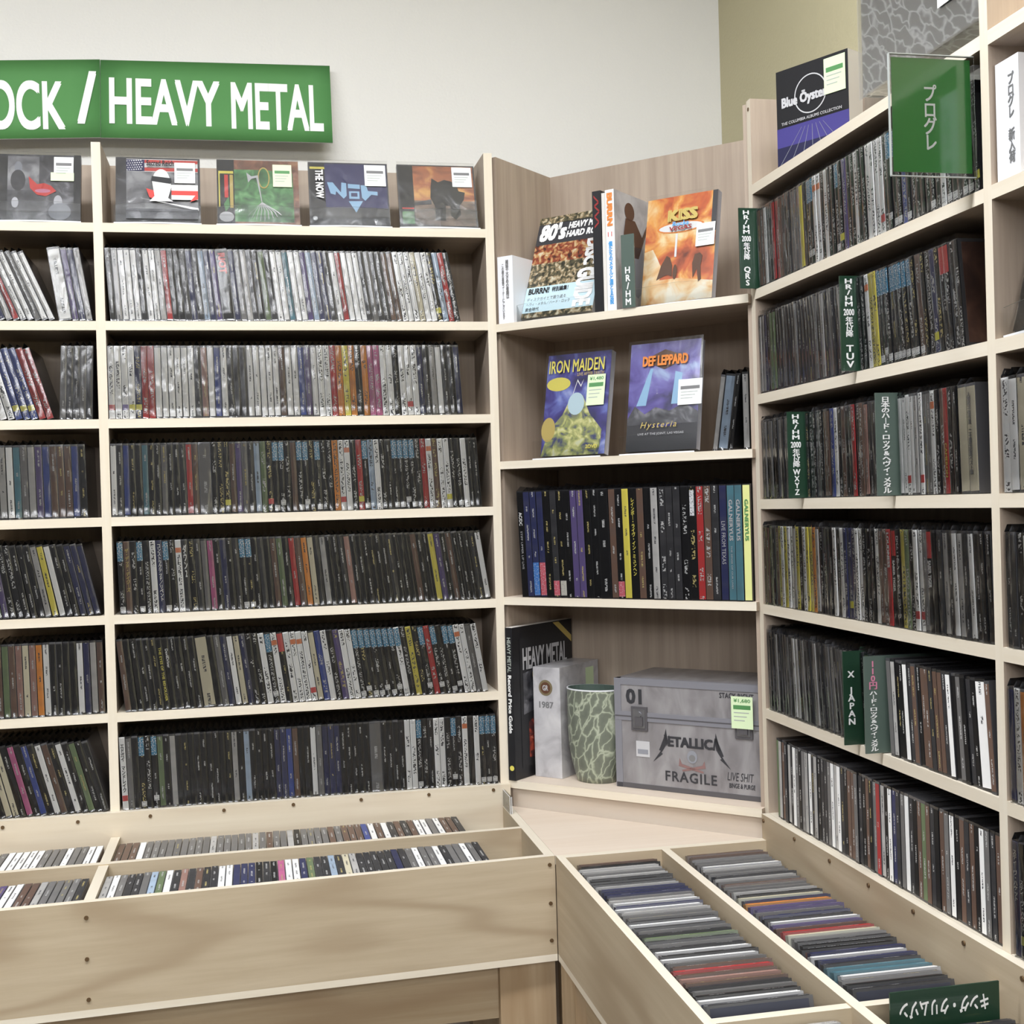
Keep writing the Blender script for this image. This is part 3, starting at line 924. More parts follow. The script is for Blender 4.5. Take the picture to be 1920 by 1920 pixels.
on_cd("riot", "RIOT", "ink_red", 0.082, 0.118, False, rot=-90, bold=0.05)
on_cd("daisies", "ザ・デッド・デイジーズ", "ink_gold", 0.038, 0.112)
on_cd("const", "コンストラクテッド／リペント", "ink_white", 0.020, 0.118)
on_cd("down", "ダウン2", "ink_white", 0.060, 0.116)
on_cd("eyes", "THE EYES OF THE BEHOLDER", "ink_yellow", 0.015, 0.108, False, 0.3, 0.7, -90, 0.02)
on_cd("devil", "DevilDriver", "ink_white", 0.072, 0.105, False, 0.3, 0.75, -90, 0.02)
on_cd("edguy", "エドガイ　マンドレイク", "ink_black", 0.030, 0.112)
on_cd("cameron", "CAMERON", "ink_yellow", 0.020, 0.060, False, 0.25, 0.75, -90, 0.02)
on_cd("cho", "人間椅子傑作選　二十周年記念ベスト盤", "ink_grey", 0.022, 0.115, x0=0.15, x1=0.5)
on_cd("loud", "LOUDNESS", "ink_white", 0.075, 0.120, False, 0.2, 0.8, -90, 0.05)
on_cd("eden", "SABER TIGER", "ink_white", 0.045, 0.085, False, 0.25, 0.75, -90, 0.05)
on_cd("lost", "ロスト・エデン　サイクル・リピーツ", "ink_white", 0.012, 0.116)
on_cd("saber", "SABER TIGER", "ink_white", 0.055, 0.088, False, 0.15, 0.85, -90, 0.06)
on_cd("sb1", "スティーヴ・ハケット", "ink_white", 0.060, 0.115)
on_cd("sb2", "スティーヴ・ハケット", "ink_white", 0.030, 0.085)

for k in ("fire", "fireb"):
    on_cd(k, "YNGWIE MALMSTEEN・FIRE AND ICE", "ink_silver", 0.010, 0.114, False, 0.28, 0.72, -90, 0.02)

# ---------------------------------------------------------------- index tabs between the discs
def index_tab(label, x, y, z, w, h, segs, mat, deep=0.10, frame=None):
    """segs: (text, stacked, z0, z1, ink) with heights as shares of the tab"""
    t = thing("index_tab", label, "divider", (frame or Matrix.Identity(4)) @ T((x, y, z)), "index tabs between the CDs")
    pl = MB().box(0, w + deep, -0.0011, 0.0011, 0.0008, h, mat).build("plate", t)
    for body, stacked, a, b_, inkm in segs:
        x0, x1 = (0.28, 0.74) if stacked else (0.18, 0.82)
        lettering(pl, body, inkm, (w * x0, w * x1, h * a, h * b_), -0.0014, 0.03, stacked)
    return t

def hrhm(tail):
    return [("HR/HM", True, 0.68, 0.97, "ink_white"), ("2000", False, 0.585, 0.655, "ink_white"), ("年代以降", True, 0.36, 0.575, "ink_white"), (tail, True, 0.04, 0.09 + 0.062 * len(tail), "ink_white")]
IW = "ink_white"
index_tab("dark green index tab lettered QRS at the end panel", 0.698, -0.357, zs(1), 0.024, 0.128, hrhm("QRS"), "index_green")
index_tab("dark green index tab lettered TUV in the olive wall shelving", 0.703, -0.690, zs(2), 0.024, 0.127, hrhm("TUV"), "index_green")
index_tab("dark green index tab lettered WXYZ in the olive wall shelving", 0.701, -0.515, zs(3), 0.025, 0.127, hrhm("WXYZ"), "index_green")
index_tab("grey green index tab for Japanese hard rock and heavy metal", 0.700, -0.7855, zs(3), 0.026, 0.130, [("日本のハード・ロック&ヘヴィ・メタル", True, 0.03, 0.96, IW)], "index_grey")
index_tab("dark green index tab lettered X JAPAN", 0.702, -0.672, zs(5), 0.022, 0.127, [("X", True, 0.72, 0.79, IW), ("JAPAN", True, 0.22, 0.62, IW)], "index_green")
index_tab("grey green index tab with a pink 110 yen price", 0.7005, -0.735, zs(5) + 0.0003, 0.024, 0.127, [("110円", True, 0.66, 0.95, "ink_pink"), ("ハード・ロック&ヘヴィ・メタル", True, 0.03, 0.64, IW)], "index_grey")
index_tab("grey see-through index tab lettered HR/HM among the corner books", 0.2605, -0.002, ZC[0], 0.0225, 0.124, [("HR/HM", True, 0.04, 0.56, IW)], "index_grey", deep=0.002, frame=FC)
t = thing("index_tab", "dark green index tab with upside-down katakana standing in the bin", "divider", T((0.563, -1.045, 0.7085)), "index tabs between the CDs")
MB().box(0, 0.125, -0.0011, 0.0011, 0, 0.177, "index_green").build("plate", t)
lettering(t, "キング・クリムゾン", "ink_white", (0.010, 0.112, 0.148, 0.166), -0.0014, 0.03, rot=180)

# hanging green card in a clear pocket, at right angles to the side shelving
t = thing("hanging_card", "glossy green card with white katakana in a clear plastic pocket", "sign", T((0.6285, -0.978, 1.7524)))
MB().box(0, 0.0945, -0.0008, 0.0008, 0.0015, 0.1265, "card_green").build("card", t)
MB().box(-0.0035, 0.0985, -0.0024, -0.0020, -0.003, 0.1300, "acrylic").build("pocket", t)
for bx in ((-0.0038, -0.0030, -0.003, 0.1300), (-0.0035, 0.0985, -0.0038, -0.0028), (-0.0035, 0.0985, 0.1296, 0.1306)):
    MB().box(bx[0], bx[1], -0.0026, 0.0012, bx[2], bx[3], "pocket_clear").build("pocket_rim", t)
MB().box(0.0985, 0.112, 0.0, 0.03, -0.001, 0.122, "acrylic").build("holder", t)
lettering(t, "プログレ", "ink_white", (0.037, 0.053, 0.026, 0.098), -0.0012, 0.02, True)

# ---------------------------------------------------------------- wall sign, two printed panels bowed off the wall
t = thing("wall_sign", "green wall sign with white capitals reading ROCK / HEAVY METAL", "sign")
def sign_panel(x0, x1, z0a, z0b, z1a, z1b, ytop, ybot, bow):
    mb = MB()
    n = 8
    def pt(i, j, off):
        fx, fz = i / n, j / 4
        x = x0 + (x1 - x0) * fx
        z = (z0a + (z0b - z0a) * fx) * (1 - fz) + (z1a + (z1b - z1a) * fx) * fz
        y = ybot + (ytop - ybot) * fz - bow * math.sin(math.pi * fx) * (1 - 0.6 * fz)
        return (x, y + off, z)
    base = len(mb.v)
    for off in (0.0, 0.004):
        for j in range(5):
            for i in range(n + 1):
                mb.v.append(pt(i, j, off))
    g, w = mb.mat("sign_green"), mb.mat("white_paint")
    k = n + 1
    for j in range(4):
        for i in range(n):
            a = j * k + i
            mb.f.append((a, a + 1, a + k + 1, a + k)); mb.mi.append(g); mb.smooth.append(True)
            b2 = a + 5 * k
            mb.f.append((b2, b2 + k, b2 + k + 1, b2 + 1)); mb.mi.append(w); mb.smooth.append(True)
    for i in range(n):
        for j in (0, 4):
            a = j * k + i
            mb.f.append((a, a + 5 * k, a + 5 * k + 1, a + 1)); mb.mi.append(w); mb.smooth.append(False)
    for j in range(4):
        for i in (0, n):
            a = j * k + i
            mb.f.append((a, a + k, a + 6 * k, a + 5 * k)); mb.mi.append(w); mb.smooth.append(False)
    return mb
SY = 0.145
sign_panel(-0.318, 0.0985, 2.086, 2.089, 2.236, 2.2425, 0.172, SY, 0.0012).build("panel", t)
sign_panel(-0.735, -0.3185, 2.066, 2.0865, 2.214, 2.236, 0.170, SY, 0.0012).build("panel", t)
def on_sign(body, x0, x1, z0, z1, tilt, yy):
    F = T((0, yy, (z0 + z1) / 2)) @ RX(-10.0) @ RY(tilt) @ T((0, 0, -(z0 + z1) / 2))
    lettering(t, body, "ink_sign", (x0, x1, z0, z1), 0, 0.026, face=F, res=8)
# letter positions follow the photograph's lettering along the panel
on_sign("HEAVY", -0.303, -0.106, 2.112, 2.203, 0.0, SY + 0.0110)
on_sign("METAL", -0.086, 0.083, 2.110, 2.203, 0.0, SY + 0.0110)
on_sign("/", -0.358, -0.325, 2.110, 2.213, 0.0, SY + 0.0110)
on_sign("ROCK", -0.548, -0.380, 2.108, 2.203, -1.6, SY + 0.0110)

# ---------------------------------------------------------------- discs on show along the top shelf
def price_tag(parent, x, z, w, h, y, mat="price_white", big="¥1,680", green_foot=False):
    parent = MB().box(x, x + w, y - 0.0003, y, z, z + h, mat).build("price_tag", parent)
    yy = y - 0.0005
    if big:
        lettering(parent, big, "ink_faint" if mat == "price_white" else "ink_green", (x + w * 0.12, x + w * 0.9, z + h * 0.80, z + h * 0.93), yy, 0.02)
    MB().box(x + w * 0.10, x + w * 0.90, yy, yy + 0.0002, z + h * 0.60, z + h * 0.73, "ink_green" if mat == "price_green" else "ink_grey").build("tag_band", parent)
    for k in range(3):
        MB().box(x + w * 0.12, x + w * (0.82 - 0.1 * k), yy, yy + 0.0002, z + h * (0.48 - 0.12 * k), z + h * (0.51 - 0.12 * k), "ink_faint").build("tag_line", parent)
    if green_foot:
        MB().box(x - 0.005, x + w + 0.001, yy, yy + 0.0002, z - 0.004, z + 0.012, "price_green").build("tag_foot", parent)

def ellipse(cx, cz, rx, rz, n=18, a0=0, a1=360):
    return [(cx + rx * math.cos(rad(a0 + (a1 - a0) * i / n)), cz + rz * math.sin(rad(a0 + (a1 - a0) * i / n))) for i in range(n + (0 if a1 - a0 >= 360 else 1))]

def cover(parent, w, h, y, layers, name="cover_print"):
    mb = MB()
    for i, (pts, mat) in enumerate(layers):
        if isinstance(pts, tuple):
            x0, x1, z0, z1 = pts
            pts = [(x0, z0), (x1, z0), (x1, z1), (x0, z1)]
        yy = y - 0.00012 * (i + 1)
        mb.poly([(px * w, yy, pz * h) for px, pz in pts], mat)
    return mb.build(name, parent)

def stand(label, matrix, w, depth=0.05, lip=0.035, group="clear display stands"):
    t = thing("display_stand", label, "stand", matrix, group)
    MB().box(0, w, -0.006, depth, 0.0, 0.002, "acrylic", front="acrylic_edge").build("base_plate", t)
    mb = MB()
    n = 8
    for k in range(n):   # lip bowed slightly, upper edge painted pale as if catching light
        a, b_ = k / n, (k + 1) / n
        ya, yb = -0.006 - 0.005 * math.sin(math.pi * a), -0.006 - 0.005 * math.sin(math.pi * b_)
        za, zb_ = lip * (0.92 + 0.08 * math.sin(math.pi * a)), lip * (0.92 + 0.08 * math.sin(math.pi * b_))
        mb.poly([(a * w, ya, 0.001), (b_ * w, yb, 0.001), (b_ * w, yb, zb_), (a * w, ya, za)], "acrylic", True)
        mb.poly([(a * w, ya, za), (b_ * w, yb, zb_), (b_ * w, yb + 0.0015, zb_), (a * w, ya + 0.0015, za)], "acrylic_edge")
        mb.poly([(a * w, ya - 0.0004, 0.0), (b_ * w, yb - 0.0004, 0.0), (b_ * w, yb - 0.0004, 0.0022), (a * w, ya - 0.0004, 0.0022)], "acrylic_edge")
    mb.build("lip", t)
    return t

CW, CHH = 0.142, 0.125
def display_cd(label, frame, x0, z, lean, layers, price, depth=0.016, letters=(), stand_label="", obi=None):
    M = frame @ T((x0, depth, z + 0.0060)) @ RX(-lean)
    t = thing("display_cd", label, "CD", M, "CDs shown face out")
    o = MB().box(0, CW, 0.0, 0.0104, 0, CHH, "case_plastic").build("case", t)
    o.color = (0.06, 0.06, 0.065, 1)
    cover(t, CW, CHH, 0, layers)
    MB().box(-0.0005, CW + 0.0005, -0.0026, -0.0023, 0.0, CHH + 0.004, "sleeve_film").build("plastic_sleeve", t)
    for args in letters:
        lettering(t, *args)
    for p in price:
        price_tag(t, *p)
    stand(stand_label, frame @ T((x0 - 0.002, depth - 0.006, z + 0.0004)), CW + 0.004)
    return t

FULL = (0.085, 0.985, 0.02, 0.98)
def star_grid():
    out = []
    for i in range(7):
        for j in range(5):
            out.append((ellipse(0.135 + 0.0275 * i + (0.012 if j % 2 else 0), 0.80 + 0.034 * j, 0.008, 0.010, 5), "ink_white"))
    return out
display_cd("face-out CD with dark photographs and a red winged emblem", FL, -0.484, 1.9, 16,
    [((0.0, 1.0, 0.0, 1.0), "art_darkphoto"), ((0.0, 0.06, 0.05, 0.95), "ink_orange"), ((0.02, 0.05, 0.1, 0.9), "ink_black"), ((0.06, 0.16, 0.05, 0.95), "ink_black"),
     ((0.16, 0.52, 0.03, 0.97), "art_grey"), ((0.16, 0.52, 0.03, 0.45), "art_darkphoto"), (ellipse(0.28, 0.80, 0.045, 0.09), "ink_midgrey"), (ellipse(0.28, 0.60, 0.085, 0.16), "ink_dark"),
     (ellipse(0.25, 0.26, 0.04, 0.08), "ink_skin"), (ellipse(0.74, 0.28, 0.05, 0.10), "ink_skin"), (ellipse(0.76, 0.13, 0.13, 0.13), "ink_midgrey"), ((0.92, 1.0, 0.0, 1.0), "ink_black"),
     ([(0.42, 0.48), (0.40, 0.66), (0.50, 0.54), (0.58, 0.56), (0.66, 0.52), (0.72, 0.44), (0.60, 0.36), (0.50, 0.38)], "ink_red"), (ellipse(0.565, 0.44, 0.09, 0.03), "ink_pink")],
    [(0.098, 0.078, 0.032, 0.042, -0.0027, "price_white", None, True)], stand_label="clear acrylic stand under the CD with red winged emblem")
display_cd("face-out CD with stars and stripes cover and pale blindfolded bust", FL, -0.2845, 1.9, 16,
    [((0.0, 1.0, 0.0, 1.0), "ink_dark"), ((0.125, 0.975, 0.03, 0.975), "art_grey"), ((0.125, 0.975, 0.78, 0.975), "ink_white"),
     ((0.34, 0.975, 0.915, 0.965), "ink_red"), ((0.34, 0.975, 0.79, 0.845), "ink_red"), ((0.125, 0.34, 0.785, 0.965), "ink_navy")] + star_grid() +
    [((0.66, 0.975, 0.33, 0.56), "ink_white"), ((0.66, 0.975, 0.40, 0.47), "ink_red"), ([(0.40, 0.36), (0.36, 0.50), (0.46, 0.46), (0.45, 0.34)], "ink_red"), ([(0.88, 0.30), (0.975, 0.34), (0.975, 0.45)], "ink_red"),
     (ellipse(0.54, 0.60, 0.105, 0.20), "ink_white"), ([(0.43, 0.62), (0.65, 0.60), (0.66, 0.52), (0.62, 0.35), (0.68, 0.30), (0.40, 0.30), (0.46, 0.38)], "ink_white"),
     ([(0.43, 0.69), (0.66, 0.66), (0.65, 0.57), (0.42, 0.61)], "ink_black"), ([(0.28, 0.345), (0.98, 0.20), (0.98, 0.16), (0.6, 0.27)], "ink_white"), ((0.125, 0.975, 0.03, 0.18), "art_darkphoto")],
    [(0.099, 0.075, 0.035, 0.040, -0.0027, "price_white", None)], letters=[("Sacred Reich", "ink_black", (0.052, 0.098, 0.106, 0.117), -0.0062, 0.03)], stand_label="clear acrylic stand under the stars and stripes CD")
tend = []
for i in range(9):
    a = -0.16 + 0.045 * i
    tend.append(([(0.535, 0.33), (0.545, 0.33), (0.56 + a * 0.9, 0.20 - abs(a) * 0.1), (0.55 + a * 1.15, 0.03 + abs(a) * 0.5), (0.542 + a * 1.13, 0.03 + abs(a) * 0.5), (0.55 + a * 0.85, 0.20 - abs(a) * 0.1)], "ink_silver"))
display_cd("face-out CD with green cover, pale tendrils and black obi", FL, -0.1135, 1.9, 16,
    [((0.0, 1.0, 0.0, 1.0), "art_rust"), ((0.20, 0.93, 0.03, 0.85), "art_forest"), ([(0.24, 0.97), (0.93, 0.97), (0.93, 0.80), (0.4, 0.88)], "art_rust"), ((0.0, 0.21, 0.0, 1.0), "ink_black"), ((0.02, 0.20, 0.78, 0.82), "ink_yellow"),
     ((0.02, 0.035, 0.25, 0.78), "ink_yellow"), ((0.09, 0.135, 0.40, 0.76), "ink_red"), ([(0.08, 0.30), (0.14, 0.42), (0.15, 0.26), (0.10, 0.18)], "ink_green"), ((0.155, 0.195, 0.24, 0.76), "ink_gold"), (ellipse(0.11, 0.10, 0.09, 0.08), "ink_silver"),
     (ellipse(0.57, 0.72, 0.075, 0.17), "ink_gold"), (ellipse(0.57, 0.72, 0.06, 0.15), "art_forest"), ([(0.36, 0.80), (0.42, 0.74), (0.50, 0.76), (0.545, 0.34), (0.535, 0.34), (0.48, 0.72), (0.42, 0.70), (0.38, 0.64)], "ink_silver")] + tend,
    [(0.097, 0.072, 0.033, 0.044, -0.0027, "price_green", None)], stand_label="clear acrylic stand under the green CD")
display_cd("face-out black CD with icy blue triangular logo and THE NOW obi", FL, 0.046, 1.9, 16,
    [((0.0, 1.0, 0.0, 1.0), "ink_dark"), ((0.205, 0.985, 0.02, 0.98), "ink_navy"), ((0.205, 0.985, 0.02, 0.28), "ink_dark"), ((0.02, 0.205, 0.02, 0.98), "ink_black"), ((0.02, 0.205, 0.89, 0.925), "ink_yellow"),
     ([(0.23, 0.68), (0.30, 0.68), (0.40, 0.52), (0.41, 0.68), (0.47, 0.67), (0.47, 0.47), (0.43, 0.42), (0.34, 0.54), (0.33, 0.48), (0.27, 0.50)], "ink_lightblue"),
     ([(0.49, 0.66), (0.64, 0.65), (0.64, 0.58), (0.49, 0.59)], "ink_lightblue"), ([(0.50, 0.54), (0.63, 0.54), (0.63, 0.42), (0.50, 0.42)], "ink_lightblue"), ((0.525, 0.605, 0.455, 0.515), "ink_navy"),
     ([(0.65, 0.64), (0.72, 0.64), (0.74, 0.55), (0.86, 0.54), (0.86, 0.48), (0.78, 0.49), (0.70, 0.39), (0.66, 0.44)], "ink_lightblue"), ([(0.49, 0.38), (0.67, 0.385), (0.58, 0.20)], "ink_lightblue"), (ellipse(0.065, 0.10, 0.03, 0.035), "ink_silver")],
    [(0.100, 0.078, 0.038, 0.042, -0.0027, "price_white", None)], letters=[("THE NOW", "ink_white", (0.012, 0.026, 0.050, 0.107), -0.0060, 0.04, False, -90)], stand_label="clear acrylic stand under the THE NOW CD")
display_cd("face-out CD with a dark shaggy shape against an orange dusk", FL, 0.2055, 1.9, 16,
    [((0.0, 1.0, 0.0, 1.0), "ink_dark"), ((0.20, 0.98, 0.02, 0.98), "art_dusk"), ((0.20, 0.98, 0.02, 0.42), "art_earth"), ((0.02, 0.20, 0.02, 0.98), "ink_black"), ((0.04, 0.19, 0.28, 0.30), "ink_red"), ((0.04, 0.19, 0.04, 0.24), "art_forest"),
     ([(0.42, 0.62), (0.44, 0.78), (0.52, 0.72), (0.60, 0.76), (0.68, 0.74), (0.75, 0.70), (0.78, 0.58), (0.86, 0.56), (0.84, 0.44), (0.78, 0.34), (0.79, 0.20), (0.72, 0.12), (0.66, 0.18), (0.66, 0.34), (0.60, 0.34), (0.59, 0.10), (0.46, 0.10), (0.46, 0.34), (0.41, 0.46)], "ink_black"),
     ([(0.20, 0.38), (0.42, 0.44), (0.42, 0.36), (0.20, 0.34)], "art_darkphoto")],
    [(0.100, 0.080, 0.036, 0.040, -0.0027, "price_white", None)], stand_label="clear acrylic stand under the orange dusk CD")
display_cd("face-out CD with pink and violet sweep over black in the next bay", FR, 0.672, zs(2), 14,
    [((0.0, 1.0, 0.0, 1.0), "ink_dark"), ([(0.0, 0.25), (0.5, 0.95), (0.9, 0.95), (0.1, 0.18)], "art_pinkwave"), ((0.0, 0.6, 0.02, 0.2), "art_lemon")], [], stand_label="clear acrylic stand in the next olive wall bay")

# ---------------------------------------------------------------- boxes on the side shelving
t = thing("boxed_set", "black box set with silver ring and violet grid on top shelf", "box", T((0.728, -0.447, 1.9003)) @ RZ(-61.6))
MB().box(0, 0.129, 0, 0.034, 0, 0.145, "book_black", right="page_white", top="page_white").build("box_body", t)
ring = MB()
pts_o, pts_i = ellipse(0.0625, 0.098, 0.029, 0.029, 40), ellipse(0.0625, 0.098, 0.0272, 0.0272, 40)
for i in range(40):
    j = (i + 1) % 40
    ring.poly([(pts_o[i][0], -0.0006, pts_o[i][1]), (pts_o[j][0], -0.0006, pts_o[j][1]), (pts_i[j][0], -0.0006, pts_i[j][1]), (pts_i[i][0], -0.0006, pts_i[i][1])], "ink_silver")
ring.build("ring_print", t)
lay = [((0.0, 1.0, 0.0, 0.40), "ink_violet"), ((0.0, 1.0, 0.0, 0.20), "ink_midnight")]
for k in range(-6, 7):
    xb = 0.5 + k * 0.16
    xt = 0.5 + k * 0.05
    c0, c1 = max(0.0, min(1, xb)), max(0, min(1, xb + 0.008))
    if 0 < xb < 1:
        lay.append(([(xb, 0.0), (xb + 0.008, 0.0), (xt + 0.004, 0.36), (xt, 0.36)], "ink_midgrey"))
cover(t, 0.129, 0.145, -0.0002, lay)
lettering(t, "Blue Öyster", "ink_silver", (0.010, 0.092, 0.083, 0.106), -0.0009, 0.05)
lettering(t, "THE COLUMBIA ALBUMS COLLECTION", "ink_silver", (0.010, 0.118, 0.061, 0.0655), -0.0022, 0.01)
price_tag(t, 0.088, 0.088, 0.037, 0.052, -0.0012, "price_green", None)

t = thing("record_box", "LP-sized grey box set with scratchy street map print in a plastic bag", "box", FR @ T((0.328, 0.025, 1.935)))
MB().box(0, 0.292, 0, 0.03, 0, 0.30, "art_street", top="page_white").build("box_body", t)
MB().box(-0.004, 0.298, -0.004, -0.0034, -0.004, 0.31, "bag_film").build("plastic_bag", t)
MB().box(0.200, 0.262, -0.0056, -0.005, 0.041, 0.155, "price_white").build("price_tag", t)
t = thing("display_stand", "low clear acrylic block under the LP-sized grey box set", "stand", FR @ T((0.338, 0.022, 1.9003)), "clear display stands")
MB().box(0, 0.27, 0, 0.06, 0, 0.0345, "acrylic").build("block", t)

def index_box(label, matrix, w, d, h, cols):
    t = thing("index_box", label, "box", matrix)
    MB().box(0, w, 0, d, 0, h, "white_paper").build("box_body", t)
    for body, x0, x1, z0, z1, bold in cols:
        lettering(t, body, "ink_grey", (x0, x1, z0, z1), -0.0004, bold, True)
index_box("white index box with two columns of Japanese beside the angled book", FC @ T((0.0005, 0.008, ZC[0] + 0.0003)), 0.0325, 0.075, 0.122,
    [("雑誌や大きめの書籍は", 0.0175, 0.0240, 0.045, 0.115, 0.035), ("この棚の裏側コーナーにございます", 0.009, 0.014, 0.008, 0.108, 0.035)])
index_box("white index box lettered in katakana in the next olive wall bay", FR @ T((0.6635, 0.006, zs(1) + 0.0003)), 0.042, 0.10, 0.128,
    [("プログレ　新入荷", 0.022, 0.034, 0.016, 0.112, 0.035)])

# ---------------------------------------------------------------- corner shelving, upper shelf
def book(label, matrix, w, d, h, spine_mat, cover_mat, name="book", cat="book"):
    """stands spine forward: w thick, d deep"""
    t = thing(name, label, cat, matrix)
    MB().box(0, w, 0, d, 0, h, cover_mat, front=spine_mat, top="page_white").build("book_cover", t)
    MB().box(0.0012, w - 0.0012, 0.002, d + 0.0008, 0.001, h + 0.0004, "page_white").build("pages", t)
    return t

t = thing("book", "angled music guidebook with 80's HEAVY METAL cover and blue band", "book", FC @ T((0.034, 0.03, ZC[0] + 0.0090)) @ RX(-22))
BW, BH = 0.148, 0.21
MB().box(0, BW, 0, 0.016, 0, BH, "page_white", front="ink_dark").build("book_body", t)
cover(t, BW, BH, 0, [((0, 1, 0, 1), "ink_dark"), ((0, 1, 0.30, 0.70), "art_crowd"), ((0, 1, 0.53, 0.72), "art_crowd_red"), ((0, 1, 0.0, 0.30), "ink_paleblue"), ((0, 1, 0.0, 0.05), "art_crowd"), ((0, 1, 0.93, 1.0), "art_crowd")])
lettering(t, "80's", "ink_white", (0.006, 0.063, 0.158, 0.195), -0.0012, 0.05, shear=0.15)
lettering(t, "HEAVY METAL", "ink_white", (0.066, 0.146, 0.178, 0.192), -0.0012, 0.05, shear=0.15)
lettering(t, "HARD ROCK", "ink_white", (0.064, 0.146, 0.160, 0.174), -0.0012, 0.05, shear=0.15)
lettering(t, "DISC", "ink_white", (0.112, 0.140, 0.095, 0.150), -0.0014, 0.06, rot=-90)
lettering(t, "GUIDE", "ink_white", (0.104, 0.142, 0.012, 0.090), -0.0014, 0.06, rot=-90)
lettering(t, "BURRN!", "ink_black", (0.006, 0.050, 0.048, 0.060), -0.0012, 0.04)
lettering(t, "特別編集！", "ink_black", (0.056, 0.090, 0.049, 0.059), -0.0012, 0.02)
lettering(t, "ディスクガイドで振り返る", "ink_grey", (0.006, 0.088, 0.034, 0.041), -0.0012, 0.0)
lettering(t, "ヘヴィ・メタル／ハード・ロック", "ink_grey", (0.006, 0.098, 0.024, 0.031), -0.0012, 0.0)
lettering(t, "黄金時代", "ink_black", (0.006, 0.035, 0.013, 0.021), -0.0012, 0.0)
stand("clear acrylic stand under the 80's guidebook", FC @ T((0.032, 0.024, ZC[0] + 0.0004)), 0.150)

b1 = book("slim black paperback with red zigzag lettering on its spine", FC @ T((0.1985, 0.012, ZC[0] + 0.0003)), 0.0165, 0.148, 0.21, "book_black", "book_black")
zig = MB()
zz = [(0.003, 0.203), (0.013, 0.192), (0.004, 0.186), (0.014, 0.176), (0.004, 0.168), (0.013, 0.158), (0.004, 0.150)]
for (xa, za), (xb, zb_) in zip(zz[:-1], zz[1:]):
    zig.poly([(xa, -0.0005, za), (xb, -0.0005, zb_), (xb, -0.0005, zb_ - 0.004), (xa, -0.0005, za - 0.004)], "ink_darkred")
zig.build("spine_emblem", b1)
book("thin pale booklet between the black and white paperbacks", FC @ T((0.2158, 0.014, ZC[0] + 0.0003)), 0.0068, 0.140, 0.205, "page_white", "page_white", name="booklet")
b3 = book("white paperback with orange logo and blue Japanese spine text", FC @ T((0.2240, 0.012, ZC[0] + 0.0003)), 0.0170, 0.148, 0.2085, "ink_white", "art_marble")
lettering(b3, "BURRN", "ink_orange", (0.0030, 0.0140, 0.146, 0.203), -0.0005, 0.06, rot=-90)
lettering(b3, "11", "ink_red", (0.004, 0.012, 0.128, 0.136), -0.0005, 0.0)
lettering(b3, "僕たちのメタルと酒とB伝説", "ink_blue", (0.0045, 0.0125, 0.012, 0.120), -0.0005, 0.04, True)
# the statue-like dark figure printed on its cover, seen on the side facing the corner's far end
side_face = T((0.0172, 0, 0)) @ RZ(90)
mb = MB()
for pts, mat in [([(0.02, 0.05), (0.03, 0.12), (0.10, 0.12), (0.12, 0.06), (0.08, 0.03)], "ink_midgrey"), (ellipse(0.055, 0.178, 0.018, 0.016), "ink_brown"),
                 ([(0.03, 0.13), (0.04, 0.165), (0.075, 0.165), (0.10, 0.14), (0.12, 0.165), (0.124, 0.16), (0.10, 0.125), (0.085, 0.10), (0.05, 0.10)], "ink_brown")]:
    mb.poly([side_face @ Vector((x, -0.0004, z)) for x, z in pts], mat)
mb.build("cover_print", b3)

def dvd_face(label, matrix, w, h, layers, letters, tags, stand_label, stand_m, ellipses=()):
    t = thing("display_dvd", label, "DVD", matrix, "DVDs shown face out")
    o = MB().box(0, w, 0, 0.0145, 0, h, "case_plastic").build("case", t)
    o.color = (0.55, 0.55, 0.58, 1)
    cover(t, w, h, 0, layers)
    MB().box(-0.003, w + 0.005, -0.0030, -0.0027, 0.0, h + 0.005, "bag_film").build("plastic_bag", t)
    for args in letters:
        lettering(t, *args)
    for p in tags:
        price_tag(t, *p)
    if stand_label:
        stand(stand_label, stand_m, w + 0.008)
    return t

blob1 = [(0.20, 0.22), (0.26, 0.36), (0.33, 0.44), (0.38, 0.42), (0.42, 0.34), (0.42, 0.24), (0.36, 0.26), (0.30, 0.25)]
blob2 = [(0.72, 0.20), (0.70, 0.34), (0.73, 0.42), (0.80, 0.43), (0.84, 0.40), (0.82, 0.30), (0.84, 0.18), (0.80, 0.16), (0.77, 0.28)]
dvd_face("face-out concert DVD with fiery orange cover and VEGAS lettering", FC @ T((0.279, 0.028, ZC[0] + 0.0060)) @ RX(-12), 0.131, 0.190,
    [((0, 1, 0, 1), "art_fire"), ((0.93, 1, 0.62, 1), "ink_dark"), ([(0, 0.0), (1, 0.0), (1, 0.16), (0.5, 0.22), (0, 0.22)], "art_glow"), ([(0.0, 0.20), (0.0, 0.50), (0.12, 0.52), (0.2, 0.42), (0.30, 0.28), (0.22, 0.2)], "art_glow"), (ellipse(0.50, 0.70, 0.34, 0.055), "ink_orange"), (ellipse(0.50, 0.70, 0.31, 0.042), "ink_white"), (blob1, "ink_brown"), (blob2, "ink_brown"), (ellipse(0.46, 0.28, 0.03, 0.07), "ink_brown"), ((0.44, 0.47, 0.42, 0.64), "ink_white")],
    [("KISS", "ink_gold", (0.042, 0.098, 0.143, 0.164), -0.0042, 0.06), ("Rocks", "ink_blue", (0.052, 0.082, 0.134, 0.142), -0.0042, 0.02), ("VEGAS", "ink_darkred", (0.046, 0.088, 0.126, 0.134), -0.0042, 0.03)],
    [(0.097, 0.092, 0.034, 0.040, -0.0034, "price_white", None)], "clear acrylic stand under the fiery orange DVD", FC @ T((0.276, 0.020, ZC[0] + 0.0004)))
